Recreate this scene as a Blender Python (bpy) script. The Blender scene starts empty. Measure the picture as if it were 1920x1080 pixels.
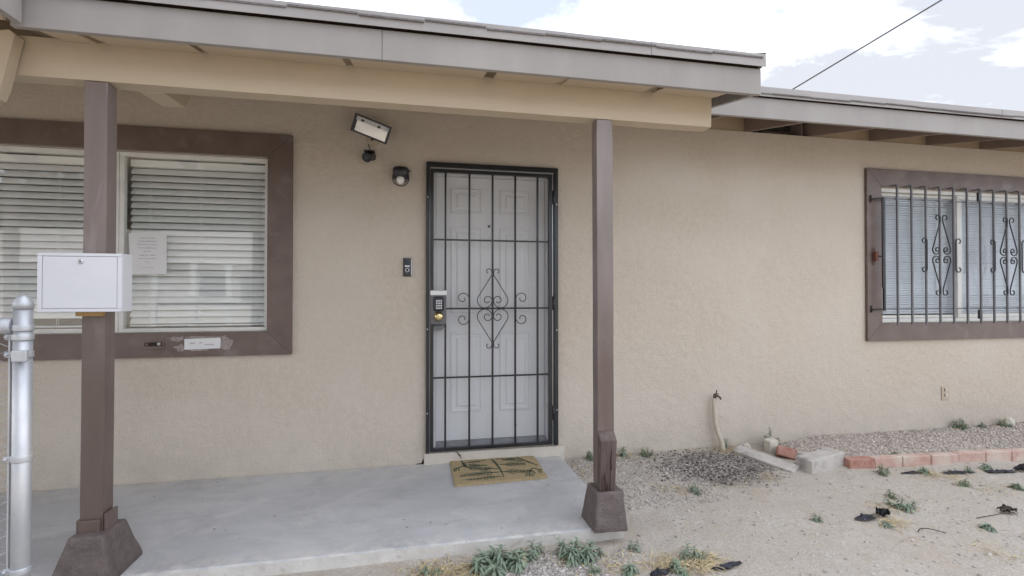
import bpy, bmesh, math, random
import numpy as np
from mathutils import Vector, Matrix, Euler, noise

R = math.radians
rng = random.Random(7)
scene = bpy.context.scene
COL = scene.collection

# ------------------------------------------------------------------ camera
cam_d = bpy.data.cameras.new('camera')
cam = bpy.data.objects.new('camera', cam_d)
COL.objects.link(cam)
cam.location = (0.0, -3.4917, 1.2047)
cam.rotation_euler = Euler((R(90.58), 0.0, R(-11.435)), 'XYZ')
cam_d.sensor_width = 36.0
cam_d.lens = 910.0 / 1920.0 * 36.0
cam_d.clip_start = 0.02
cam_d.clip_end = 3000.0
scene.camera = cam

# ------------------------------------------------------------------ sky and sun
SUN_EL, SUN_AZ = 57.0, -32.0      # behind the house, azimuth measured from +Y towards +X
world = bpy.data.worlds.new('World')
scene.world = world
world.use_nodes = True
wn, wl = world.node_tree.nodes, world.node_tree.links
wn.clear()
w_out = wn.new('ShaderNodeOutputWorld')
w_bg = wn.new('ShaderNodeBackground')
w_bg.inputs['Strength'].default_value = 0.115
sky = wn.new('ShaderNodeTexSky')
sky.sky_type = 'NISHITA'
sky.sun_disc = False
sky.sun_elevation = R(SUN_EL)
sky.sun_rotation = R(SUN_AZ)
sky.air_density = 0.7
sky.dust_density = 0.3
sky.altitude = 600.0
sky.ozone_density = 1.0
w_tc = wn.new('ShaderNodeTexCoord')
w_map = wn.new('ShaderNodeMapping')
w_map.inputs['Scale'].default_value = (1.0, 1.0, 2.6)
w_map.inputs['Location'].default_value = (0.6, 4.4, 2.1)
w_no = wn.new('ShaderNodeTexNoise')
w_no.inputs['Scale'].default_value = 1.7
w_no.inputs['Detail'].default_value = 7.0
w_no.inputs['Roughness'].default_value = 0.55
w_no.inputs['Distortion'].default_value = 0.25
w_rmp = wn.new('ShaderNodeValToRGB')
w_rmp.color_ramp.elements[0].position = 0.44
w_rmp.color_ramp.elements[0].color = (0.82, 0.82, 0.82, 1)
w_rmp.color_ramp.elements[1].position = 0.60
w_rmp.color_ramp.elements[1].color = (0.97, 0.97, 0.97, 1)
w_mix = wn.new('ShaderNodeMixRGB')
w_mix.inputs['Color2'].default_value = (5.3, 5.4, 5.7, 1)     # thin bright cloud
wl.new(w_tc.outputs['Generated'], w_map.inputs['Vector'])
wl.new(w_map.outputs['Vector'], w_no.inputs['Vector'])
wl.new(w_no.outputs['Fac'], w_rmp.inputs['Fac'])
wl.new(w_rmp.outputs['Color'], w_mix.inputs['Fac'])
wl.new(sky.outputs['Color'], w_mix.inputs['Color1'])
w_map2 = wn.new('ShaderNodeMapping')           # thicker, greyer cloud alternating with thin bright cloud
w_map2.inputs['Scale'].default_value = (1.0, 1.0, 2.2)
w_map2.inputs['Location'].default_value = (1.4, 5.7, 7.8)
w_no2 = wn.new('ShaderNodeTexNoise')
w_no2.inputs['Scale'].default_value = 1.25
w_no2.inputs['Detail'].default_value = 8.0
w_no2.inputs['Roughness'].default_value = 0.6
w_no2.inputs['Distortion'].default_value = 0.5
w_r2 = wn.new('ShaderNodeMapRange')
w_r2.inputs['From Min'].default_value = 0.41
w_r2.inputs['From Max'].default_value = 0.60
w_c2 = wn.new('ShaderNodeMixRGB')
w_c2.inputs['Color1'].default_value = (1.65, 1.70, 1.82, 1)
w_c2.inputs['Color2'].default_value = (6.7, 7.0, 7.7, 1)
wl.new(w_tc.outputs['Generated'], w_map2.inputs['Vector'])
wl.new(w_map2.outputs['Vector'], w_no2.inputs['Vector'])
wl.new(w_no2.outputs['Fac'], w_r2.inputs['Value'])
wl.new(w_r2.outputs['Result'], w_c2.inputs['Fac'])
wl.new(w_c2.outputs['Color'], w_mix.inputs['Color2'])
wl.new(w_mix.outputs['Color'], w_bg.inputs['Color'])
wl.new(w_bg.outputs['Background'], w_out.inputs['Surface'])

sun_d = bpy.data.lights.new('sun', 'SUN')
sun_d.energy = 1.0
sun_d.angle = R(12.0)
sun_d.color = (1.0, 0.91, 0.78)
sun = bpy.data.objects.new('sun', sun_d)
COL.objects.link(sun)
sdir = Vector((math.sin(R(SUN_AZ)) * math.cos(R(SUN_EL)), math.cos(R(SUN_AZ)) * math.cos(R(SUN_EL)), math.sin(R(SUN_EL))))
sun.rotation_euler = (-sdir).to_track_quat('-Z', 'Y').to_euler()
sun.location = sdir * 30

scene.view_settings.view_transform = 'Standard'
scene.view_settings.look = 'None'
scene.view_settings.gamma = 1.0
scene.view_settings.exposure = 2.1
scene.view_settings.use_curve_mapping = False
scene.cycles.max_bounces = 7
scene.cycles.diffuse_bounces = 4
scene.cycles.glossy_bounces = 3
scene.cycles.transparent_max_bounces = 10

# ------------------------------------------------------------------ materials
def new_mat(name):
    m = bpy.data.materials.new(name)
    m.use_nodes = True
    nt = m.node_tree
    return m, nt, nt.nodes['Principled BSDF']

def pm(name, c1, c2=None, scale=6.0, rough=0.7, bump=None, metal=0.0, spec=0.5, lo=0.35, hi=0.65,
       c3=None, c3_scale=1.0, c3_lo=0.55, c3_hi=0.7, stretch=(1, 1, 1), rough2=None, island=0.0, detail=6.0):
    """colour mottled between c1 and c2, an optional third stain colour, and bump = [(scale, strength, distance), ...]"""
    m, nt, b = new_mat(name)
    n, l = nt.nodes, nt.links
    geo = n.new('ShaderNodeNewGeometry')
    mp = n.new('ShaderNodeMapping')
    mp.inputs['Scale'].default_value = stretch
    l.new(geo.outputs['Position'], mp.inputs['Vector'])
    b.inputs['Roughness'].default_value = rough
    b.inputs['Metallic'].default_value = metal
    b.inputs['Specular IOR Level'].default_value = spec
    if c2 is None:
        c2 = tuple(v * 0.85 for v in c1)
    no = n.new('ShaderNodeTexNoise')
    no.inputs['Scale'].default_value = scale
    no.inputs['Detail'].default_value = detail
    no.inputs['Roughness'].default_value = 0.6
    l.new(mp.outputs['Vector'], no.inputs['Vector'])
    rm = n.new('ShaderNodeMapRange')
    rm.inputs['From Min'].default_value = lo
    rm.inputs['From Max'].default_value = hi
    l.new(no.outputs['Fac'], rm.inputs['Value'])
    mx = n.new('ShaderNodeMixRGB')
    mx.inputs['Color1'].default_value = (*c1, 1)
    mx.inputs['Color2'].default_value = (*c2, 1)
    l.new(rm.outputs['Result'], mx.inputs['Fac'])
    col = mx.outputs['Color']
    if c3 is not None:
        n3 = n.new('ShaderNodeTexNoise')
        n3.inputs['Scale'].default_value = c3_scale
        n3.inputs['Detail'].default_value = 5.0
        n3.inputs['Distortion'].default_value = 0.4
        l.new(mp.outputs['Vector'], n3.inputs['Vector'])
        r3 = n.new('ShaderNodeMapRange')
        r3.inputs['From Min'].default_value = c3_lo
        r3.inputs['From Max'].default_value = c3_hi
        l.new(n3.outputs['Fac'], r3.inputs['Value'])
        m3 = n.new('ShaderNodeMixRGB')
        m3.inputs['Color2'].default_value = (*c3, 1)
        l.new(col, m3.inputs['Color1'])
        l.new(r3.outputs['Result'], m3.inputs['Fac'])
        col = m3.outputs['Color']
    if island > 0:
        hs = n.new('ShaderNodeHueSaturation')
        ri = n.new('ShaderNodeMapRange')
        ri.inputs['To Min'].default_value = 1.0 - island
        ri.inputs['To Max'].default_value = 1.0 + island
        l.new(geo.outputs['Random Per Island'], ri.inputs['Value'])
        l.new(ri.outputs['Result'], hs.inputs['Value'])
        l.new(col, hs.inputs['Color'])
        col = hs.outputs['Color']
    l.new(col, b.inputs['Base Color'])
    if rough2 is not None:
        rr = n.new('ShaderNodeMapRange')
        rr.inputs['To Min'].default_value = rough
        rr.inputs['To Max'].default_value = rough2
        l.new(rm.outputs['Result'], rr.inputs['Value'])
        l.new(rr.outputs['Result'], b.inputs['Roughness'])
    prev = None
    for (bs, st, ds) in (bump or []):
        bn = n.new('ShaderNodeTexNoise')
        bn.inputs['Scale'].default_value = bs
        bn.inputs['Detail'].default_value = 4.0
        bn.inputs['Roughness'].default_value = 0.6
        l.new(mp.outputs['Vector'], bn.inputs['Vector'])
        bp = n.new('ShaderNodeBump')
        bp.inputs['Strength'].default_value = st
        bp.inputs['Distance'].default_value = ds
        l.new(bn.outputs['Fac'], bp.inputs['Height'])
        if prev:
            l.new(prev, bp.inputs['Normal'])
        prev = bp.outputs['Normal']
    if prev:
        l.new(prev, b.inputs['Normal'])
    return m

M = {}
M['stucco'] = pm('stucco', (0.58, 0.508, 0.424), (0.525, 0.457, 0.377), 26.0, 0.95,
                 [(190.0, 0.8, 0.006), (75.0, 0.65, 0.010), (11.0, 0.40, 0.03)], spec=0.15,
                 c3=(0.58, 0.516, 0.438), c3_scale=1.3, c3_lo=0.42, c3_hi=0.66)
M['brown'] = pm('brown_trim_paint', (0.150, 0.108, 0.092), (0.110, 0.076, 0.063), 5.0, 0.42,
                [(14.0, 0.15, 0.004), (90.0, 0.12, 0.002)], stretch=(1, 1, 1), c3=(0.17, 0.14, 0.13), c3_scale=9.0, c3_lo=0.58, c3_hi=0.76)
M['post'] = pm('brown_post_paint', (0.215, 0.175, 0.160), (0.170, 0.136, 0.123), 7.0, 0.32,
               [(26.0, 0.35, 0.004), (120.0, 0.25, 0.002)], stretch=(1, 1, 0.22), c3=(0.25, 0.21, 0.198), c3_scale=16.0, c3_lo=0.60, c3_hi=0.75)
def fade_post(m):
    """the posts' upper halves are sun-faded to a greyer tone; below chest height the paint is a newer, deeper brown"""
    nt = m.node_tree
    n, l = nt.nodes, nt.links
    b = n['Principled BSDF']
    src = b.inputs['Base Color'].links[0].from_socket
    geo = n.new('ShaderNodeNewGeometry')
    sep = n.new('ShaderNodeSeparateXYZ')
    l.new(geo.outputs['Position'], sep.inputs['Vector'])
    no = n.new('ShaderNodeTexNoise')
    no.inputs['Scale'].default_value = 5.0
    no.inputs['Detail'].default_value = 6.0
    l.new(geo.outputs['Position'], no.inputs['Vector'])
    ad = n.new('ShaderNodeMath'); ad.operation = 'MULTIPLY_ADD'
    ad.inputs[1].default_value = 0.5
    l.new(no.outputs['Fac'], ad.inputs[0])
    l.new(sep.outputs['Z'], ad.inputs[2])
    mr = n.new('ShaderNodeMapRange')
    mr.inputs['From Min'].default_value = 1.55
    mr.inputs['From Max'].default_value = 1.05
    l.new(ad.outputs['Value'], mr.inputs['Value'])
    mx = n.new('ShaderNodeMixRGB')
    mx.blend_type = 'MULTIPLY'
    mx.inputs['Color2'].default_value = (0.66, 0.59, 0.56, 1)
    l.new(mr.outputs['Result'], mx.inputs['Fac'])
    l.new(src, mx.inputs['Color1'])
    l.new(mx.outputs['Color'], b.inputs['Base Color'])
fade_post(M['post'])
M['scab'] = pm('weathered_brown_wood', (0.13, 0.095, 0.085), (0.062, 0.040, 0.033), 22.0, 0.7,
               [(40.0, 0.8, 0.006), (150.0, 0.4, 0.003)], stretch=(1, 1, 0.12), c3=(0.26, 0.20, 0.165), c3_scale=30.0, c3_lo=0.62, c3_hi=0.72)
M['rot'] = pm('rot_and_shadow_dark', (0.018, 0.011, 0.009), (0.05, 0.028, 0.02), 40.0, 0.95, [(80.0, 0.8, 0.006)], stretch=(1, 1, 0.2))  # rot, cracks and slots; also colours the painted shade line behind the fascia
M['fascia'] = pm('fascia_paint', (0.305, 0.282, 0.264), (0.276, 0.254, 0.238), 7.0, 0.55,
                 [(10.0, 0.14, 0.006), (70.0, 0.10, 0.002)], stretch=(0.8, 1, 0.22), c3=(0.34, 0.315, 0.297), c3_scale=2.0, c3_lo=0.5, c3_hi=0.75)
M['drip'] = pm('drip_edge_metal', (0.335, 0.312, 0.298), (0.30, 0.28, 0.268), 4.0, 0.45, [(8.0, 0.10, 0.006)])
M['beam'] = pm('tan_beam_paint', (0.50, 0.415, 0.305), (0.46, 0.375, 0.27), 3.0, 0.62,
               [(10.0, 0.2, 0.006), (60.0, 0.1, 0.002)], stretch=(0.35, 1, 1), c3=(0.45, 0.36, 0.25), c3_scale=7.0, c3_lo=0.64, c3_hi=0.78)
M['rafter'] = pm('tan_eave_paint', (0.37, 0.285, 0.195), (0.32, 0.24, 0.16), 5.0, 0.75, [(18.0, 0.2, 0.004)])
M['rafter_brown'] = pm('brown_rafter_paint', (0.235, 0.175, 0.145), (0.20, 0.15, 0.125), 5.0, 0.7, [(18.0, 0.2, 0.004)])
M['shingle'] = pm('asphalt_shingle', (0.20, 0.185, 0.18), (0.13, 0.12, 0.118), 60.0, 0.95, [(180.0, 0.7, 0.004)], spec=0.2)
M['slab_edge'] = pm('bare_concrete_edge', (0.60, 0.575, 0.535), (0.50, 0.475, 0.435), 9.0, 0.9, [(60.0, 0.5, 0.006)],
                    c3=(0.38, 0.345, 0.30), c3_scale=14.0, c3_lo=0.58, c3_hi=0.72)
M['step'] = pm('painted_door_step', (0.52, 0.475, 0.41), (0.47, 0.425, 0.365), 10.0, 0.85, [(60.0, 0.4, 0.005)])
M['dirt'] = None
M['concrete'] = pm('rough_concrete', (0.49, 0.455, 0.415), (0.38, 0.35, 0.315), 14.0, 0.92, [(120.0, 0.6, 0.005), (22.0, 0.4, 0.008)],
                   c3=(0.29, 0.27, 0.25), c3_scale=8.0, c3_lo=0.58, c3_hi=0.72)
M['pier'] = pm('brown_painted_concrete', (0.135, 0.105, 0.098), (0.100, 0.077, 0.071), 18.0, 0.75,
               [(75.0, 0.9, 0.008), (20.0, 0.4, 0.01)], c3=(0.165, 0.135, 0.125), c3_scale=25.0, c3_lo=0.58, c3_hi=0.74)
M['brick'] = pm('dusty_red_brick', (0.43, 0.255, 0.205), (0.50, 0.36, 0.30), 12.0, 0.92, [(110.0, 0.6, 0.004), (25.0, 0.4, 0.006)],
                c3=(0.53, 0.445, 0.37), c3_scale=5.0, c3_lo=0.42, c3_hi=0.62)
M['brick_red'] = pm('broken_red_brick', (0.33, 0.145, 0.105), (0.43, 0.255, 0.205), 18.0, 0.92, [(90.0, 0.8, 0.006)])
M['stone'] = pm('pale_block', (0.56, 0.52, 0.44), (0.48, 0.44, 0.37), 20.0, 0.92, [(80.0, 0.6, 0.005)])
M['gravel'] = pm('mixed_gravel', (0.50, 0.465, 0.43), (0.36, 0.33, 0.305), 30.0, 0.92, None, island=0.38, spec=0.25)
M['gravel_pink'] = pm('bed_gravel', (0.56, 0.49, 0.43), (0.42, 0.36, 0.32), 30.0, 0.92, None, island=0.36, spec=0.25)
M['gravel_dark'] = pm('dark_gravel', (0.30, 0.272, 0.245), (0.17, 0.152, 0.138), 30.0, 0.92, None, island=0.9, spec=0.25)
M['black_metal'] = pm('black_painted_steel', (0.012, 0.012, 0.014), (0.02, 0.02, 0.022), 10.0, 0.32, [(40.0, 0.05, 0.002)])
M['grey_metal'] = pm('grey_painted_bars', (0.135, 0.133, 0.142), (0.105, 0.103, 0.112), 12.0, 0.45, [(60.0, 0.1, 0.002)])
M['scroll_metal'] = pm('scroll_steel', (0.05, 0.05, 0.056), (0.03, 0.03, 0.034), 12.0, 0.45)
M['galv'] = pm('galvanised_steel', (0.56, 0.575, 0.60), (0.44, 0.452, 0.475), 12.0, 0.42, [(60.0, 0.12, 0.002)], metal=0.65,
               c3=(0.62, 0.615, 0.61), c3_scale=6.0, c3_lo=0.5, c3_hi=0.68, rough2=0.6, stretch=(1, 1, 0.4))
M['silver'] = pm('bare_aluminium', (0.62, 0.62, 0.63), None, 8.0, 0.35, metal=0.8)
M['brass'] = pm('polished_brass', (0.70, 0.58, 0.30), (0.60, 0.48, 0.24), 10.0, 0.22, metal=1.0)
M['rust'] = pm('rusty_red_steel', (0.15, 0.055, 0.035), (0.09, 0.035, 0.025), 40.0, 0.8, [(90.0, 0.5, 0.002)])
M['white_metal'] = pm('white_enamel', (0.64, 0.645, 0.675), (0.61, 0.615, 0.645), 5.0, 0.35, [(8.0, 0.04, 0.004)])
M['white_frame'] = pm('white_window_frame', (0.68, 0.67, 0.63), (0.60, 0.59, 0.55), 9.0, 0.5, [(40.0, 0.1, 0.002)])
M['blind'] = pm('white_blind', (0.86, 0.865, 0.845), (0.83, 0.835, 0.815), 6.0, 0.5)
M['mini_blind'] = pm('white_mini_blind', (0.60, 0.62, 0.64), (0.56, 0.58, 0.60), 6.0, 0.45)
M['door_white'] = pm('door_paint', (0.68, 0.675, 0.67), (0.64, 0.635, 0.63), 4.0, 0.5, [(30.0, 0.06, 0.002)])
M['paper'] = pm('paper', (0.66, 0.655, 0.65), (0.63, 0.625, 0.62), 6.0, 0.8)
M['ink'] = pm('printed_ink', (0.42, 0.41, 0.42), None, 40.0, 0.85)
M['tape'] = pm('torn_tape_residue', (0.36, 0.32, 0.30), (0.16, 0.13, 0.12), 120.0, 0.6, [(120.0, 0.6, 0.002)])
M['black_plastic'] = pm('black_plastic', (0.012, 0.012, 0.015), (0.022, 0.022, 0.026), 20.0, 0.35, [(50.0, 0.1, 0.002)])
M['sheet_plastic'] = pm('black_sheet_plastic', (0.055, 0.057, 0.072), (0.10, 0.103, 0.125), 30.0, 0.38, [(45.0, 0.6, 0.006)])
M['coir'] = pm('coir_mat', (0.43, 0.34, 0.20), (0.36, 0.28, 0.16), 60.0, 0.95, [(320.0, 0.9, 0.006)], spec=0.1)
M['mat_print'] = pm('green_mat_print', (0.05, 0.085, 0.07), (0.09, 0.12, 0.085), 120.0, 0.95, [(320.0, 0.9, 0.006)], spec=0.1)
M['pipe_wrap'] = pm('wrapped_pipe', (0.52, 0.46, 0.37), (0.44, 0.385, 0.305), 30.0, 0.85, [(90.0, 0.5, 0.004)])
M['rubber'] = pm('dark_cable', (0.06, 0.06, 0.065), None, 10.0, 0.6)
M['plywood'] = pm('bare_wood', (0.48, 0.31, 0.13), (0.40, 0.25, 0.10), 30.0, 0.8, [(60.0, 0.3, 0.003)])
M['leaf'] = pm('grey_green_leaf', (0.150, 0.200, 0.135), (0.215, 0.262, 0.190), 30.0, 0.65, None, island=0.30, spec=0.3)
M['leaf_dark'] = pm('dull_green_leaf', (0.105, 0.150, 0.085), (0.160, 0.195, 0.120), 30.0, 0.65, None, island=0.35, spec=0.3)
M['stem'] = pm('pale_stem', (0.22, 0.23, 0.14), None, 20.0, 0.8)
M['straw'] = pm('dry_straw', (0.52, 0.42, 0.24), (0.43, 0.35, 0.21), 30.0, 0.9, None, island=0.25)
M['dry_leaf'] = pm('dry_leaf_litter', (0.13, 0.10, 0.08), (0.22, 0.18, 0.14), 30.0, 0.9, None, island=0.4)
M['interior'] = pm('interior_paint', (0.66, 0.65, 0.62), None, 2.0, 0.9)
M['far_wall'] = pm('far_house_stucco', (0.76, 0.73, 0.66), (0.70, 0.67, 0.60), 8.0, 0.95, [(60.0, 0.4, 0.01)])
M['far_roof'] = pm('far_roof_shingle', (0.40, 0.385, 0.36), (0.31, 0.295, 0.28), 3.0, 0.95)
M['far_white'] = pm('far_white_paint', (0.78, 0.78, 0.77), None, 3.0, 0.7)
M['far_glass'] = pm('far_window_glass', (0.05, 0.06, 0.07), None, 3.0, 0.1)
M['far_leaf'] = pm('far_tree_leaf', (0.055, 0.075, 0.035), (0.085, 0.105, 0.05), 2.0, 0.8, None, island=0.4)
M['asphalt'] = pm('road_asphalt', (0.062, 0.060, 0.058), (0.045, 0.044, 0.043), 4.0, 0.9, [(150.0, 0.5, 0.006)])
M['bulb'] = pm('frosted_white_bulb', (0.80, 0.79, 0.76), None, 6.0, 0.4)
M['reflector'] = pm('lamp_reflector', (0.90, 0.89, 0.86), (0.86, 0.85, 0.82), 20.0, 0.30, [(50.0, 0.1, 0.004)], metal=0.85)

def glass_mat(name, tint, refl):
    m, nt, b = new_mat(name)
    n, l = nt.nodes, nt.links
    out = n['Material Output']
    n.remove(b)
    tr = n.new('ShaderNodeBsdfTransparent')
    tr.inputs['Color'].default_value = (*tint, 1)
    gl = n.new('ShaderNodeBsdfGlossy')
    gl.inputs['Roughness'].default_value = 0.0
    lw = n.new('ShaderNodeLayerWeight')
    po = n.new('ShaderNodeMath')
    po.operation = 'POWER'
    po.inputs[1].default_value = 5.0
    l.new(lw.outputs['Facing'], po.inputs[0])
    ma = n.new('ShaderNodeMath')
    ma.operation = 'MULTIPLY_ADD'
    ma.inputs[1].default_value = 0.9
    ma.inputs[2].default_value = refl
    l.new(po.outputs['Value'], ma.inputs[0])
    tc = n.new('ShaderNodeNewGeometry')
    no = n.new('ShaderNodeTexNoise')
    no.inputs['Scale'].default_value = 1.6
    l.new(tc.outputs['Position'], no.inputs['Vector'])
    bp = n.new('ShaderNodeBump')
    bp.inputs['Strength'].default_value = 0.02
    bp.inputs['Distance'].default_value = 0.05
    l.new(no.outputs['Fac'], bp.inputs['Height'])
    l.new(bp.outputs['Normal'], gl.inputs['Normal'])
    mx = n.new('ShaderNodeMixShader')
    l.new(ma.outputs['Value'], mx.inputs['Fac'])
    l.new(tr.outputs['BSDF'], mx.inputs[1])
    l.new(gl.outputs['BSDF'], mx.inputs[2])
    l.new(mx.outputs['Shader'], out.inputs['Surface'])
    return m
M['glass'] = glass_mat('window_glass', (0.985, 0.99, 0.988), 0.08)
M['clear_glass'] = glass_mat('barred_window_glass', (0.97, 0.98, 0.985), 0.012)
M['lamp_glass'] = glass_mat('lamp_glass', (0.98, 0.98, 0.975), 0.03)

def dirt_material():
    m, nt, b = new_mat('dry_dirt')
    n, l = nt.nodes, nt.links
    geo = n.new('ShaderNodeNewGeometry')
    def nz(scale, detail=6, dist=0.0):
        t = n.new('ShaderNodeTexNoise')
        t.inputs['Scale'].default_value = scale
        t.inputs['Detail'].default_value = detail
        t.inputs['Roughness'].default_value = 0.65
        t.inputs['Distortion'].default_value = dist
        l.new(geo.outputs['Position'], t.inputs['Vector'])
        return t.outputs['Fac']
    def rng_(v, a, bb):
        t = n.new('ShaderNodeMapRange')
        t.inputs['From Min'].default_value = a
        t.inputs['From Max'].default_value = bb
        l.new(v, t.inputs['Value'])
        return t.outputs['Result']
    def mix(f, c1, c2):
        t = n.new('ShaderNodeMixRGB')
        for k, c in (('Color1', c1), ('Color2', c2)):
            if isinstance(c, tuple):
                t.inputs[k].default_value = (*c, 1)
            else:
                l.new(c, t.inputs[k])
        l.new(f, t.inputs['Fac'])
        return t.outputs['Color']
    c = mix(rng_(nz(2.2, 8, 0.5), 0.36, 0.64), (0.485, 0.450, 0.408), (0.395, 0.360, 0.318))
    c = mix(rng_(nz(0.9, 6, 0.8), 0.45, 0.62), c, (0.43, 0.385, 0.325))
    c = mix(rng_(nz(5.5, 9, 1.0), 0.50, 0.66), c, (0.40, 0.340, 0.268))
    c = mix(rng_(nz(55.0, 5), 0.40, 0.64), c, (0.39, 0.342, 0.285))
    c = mix(rng_(nz(140.0, 3), 0.56, 0.72), c, (0.61, 0.58, 0.54))
    # the damp-looking dark soil under the tap is the soil's own colour: a blotch round one spot of the yard
    sub = n.new('ShaderNodeVectorMath'); sub.operation = 'SUBTRACT'
    sub.inputs[1].default_value = (2.12, -0.40, -0.05)
    l.new(geo.outputs['Position'], sub.inputs[0])
    scl = n.new('ShaderNodeVectorMath'); scl.operation = 'MULTIPLY'
    scl.inputs[1].default_value = (1.75, 2.3, 0.0)
    l.new(sub.outputs['Vector'], scl.inputs[0])
    ln = n.new('ShaderNodeVectorMath'); ln.operation = 'LENGTH'
    l.new(scl.outputs['Vector'], ln.inputs[0])
    ad = n.new('ShaderNodeMath'); ad.operation = 'MULTIPLY_ADD'
    l.new(nz(9.0, 6), ad.inputs[0]); ad.inputs[1].default_value = 0.9
    l.new(ln.outputs['Value'], ad.inputs[2])
    f = n.new('ShaderNodeMapRange')
    f.inputs['From Min'].default_value = 1.22
    f.inputs['From Max'].default_value = 0.85
    f.inputs['To Max'].default_value = 0.85
    l.new(ad.outputs['Value'], f.inputs['Value'])
    c = mix(f.outputs['Result'], c, (0.115, 0.102, 0.094))
    l.new(c, b.inputs['Base Color'])
    b.inputs['Roughness'].default_value = 0.97
    b.inputs['Specular IOR Level'].default_value = 0.15
    p = None
    for sc_, st, ds in ((160.0, 0.8, 0.006), (38.0, 0.6, 0.012), (9.0, 0.5, 0.03)):
        bp = n.new('ShaderNodeBump')
        bp.inputs['Strength'].default_value = st
        bp.inputs['Distance'].default_value = ds
        l.new(nz(sc_, 4), bp.inputs['Height'])
        if p:
            l.new(p, bp.inputs['Normal'])
        p = bp.outputs['Normal']
    l.new(p, b.inputs['Normal'])
    return m
M['dirt'] = dirt_material()

def slab_material():
    m, nt, b = new_mat('painted_slab')
    n, l = nt.nodes, nt.links
    geo = n.new('ShaderNodeNewGeometry')
    sep = n.new('ShaderNodeSeparateXYZ')
    l.new(geo.outputs['Position'], sep.inputs['Vector'])
    def nz(scale, detail=6, dist=0.0, st=(1, 1, 1)):
        mp = n.new('ShaderNodeMapping')
        mp.inputs['Scale'].default_value = st
        mp.inputs['Rotation'].default_value = (0, 0, 0.25)
        l.new(geo.outputs['Position'], mp.inputs['Vector'])
        t = n.new('ShaderNodeTexNoise')
        t.inputs['Scale'].default_value = scale
        t.inputs['Detail'].default_value = detail
        t.inputs['Roughness'].default_value = 0.65
        t.inputs['Distortion'].default_value = dist
        l.new(mp.outputs['Vector'], t.inputs['Vector'])
        return t.outputs['Fac']
    def mr(v, a, bb, hi=1.0):
        t = n.new('ShaderNodeMapRange')
        t.inputs['From Min'].default_value = a
        t.inputs['From Max'].default_value = bb
        t.inputs['To Max'].default_value = hi
        l.new(v, t.inputs['Value'])
        return t.outputs['Result']
    def mul(u, v):
        t = n.new('ShaderNodeMath'); t.operation = 'MULTIPLY'
        l.new(u, t.inputs[0]); l.new(v, t.inputs[1])
        return t.outputs['Value']
    def mix(f, c1, c2):
        t = n.new('ShaderNodeMixRGB')
        for k, c in (('Color1', c1), ('Color2', c2)):
            if isinstance(c, tuple): t.inputs[k].default_value = (*c, 1)
            else: l.new(c, t.inputs[k])
        l.new(f, t.inputs['Fac'])
        return t.outputs['Color']
    c = mix(mr(nz(1.7, 7, 0.6), 0.36, 0.64), (0.465, 0.462, 0.465), (0.37, 0.367, 0.372))
    c = mix(mr(nz(6.0, 8, 0.5, (0.5, 1.6, 1)), 0.50, 0.68, 0.55), c, (0.32, 0.315, 0.32))      # scuffed, trodden streaks
    c = mix(mr(nz(3.3, 9, 0.8), 0.55, 0.72, 0.6), c, (0.55, 0.54, 0.52))                          # worn pale patches
    dust = mr(sep.outputs['Y'], -0.30, -0.02)                                                      # dust swept against the wall
    c = mix(mul(dust, mr(nz(9.0, 6), 0.36, 0.62, 0.8)), c, (0.54, 0.51, 0.465))
    lip = mr(sep.outputs['Y'], -1.02, -1.13)
    c = mix(mul(lip, mr(nz(14.0, 6), 0.42, 0.60, 0.9)), c, (0.56, 0.535, 0.495))                   # paint worn off along the lip
    c = mix(mr(nz(60.0, 3), 0.66, 0.72, 0.8), c, (0.20, 0.195, 0.19))                              # specks
    c = mix(mr(nz(38.0, 2), 0.70, 0.75, 0.8), c, (0.62, 0.60, 0.57))
    l.new(c, b.inputs['Base Color'])
    l.new(mr(nz(4.0, 5), 0.3, 0.7), b.inputs['Roughness'])
    rr = n.new('ShaderNodeMapRange')
    rr.inputs['To Min'].default_value = 0.55
    rr.inputs['To Max'].default_value = 0.85
    l.new(nz(4.0, 5), rr.inputs['Value'])
    l.new(rr.outputs['Result'], b.inputs['Roughness'])
    p = None
    for sc_, st, ds in ((70.0, 0.35, 0.004), (9.0, 0.25, 0.012)):
        bp = n.new('ShaderNodeBump')
        bp.inputs['Strength'].default_value = st
        bp.inputs['Distance'].default_value = ds
        l.new(nz(sc_, 4), bp.inputs['Height'])
        if p: l.new(p, bp.inputs['Normal'])
        p = bp.outputs['Normal']
    l.new(p, b.inputs['Normal'])
    return m
M['slab'] = slab_material()

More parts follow.
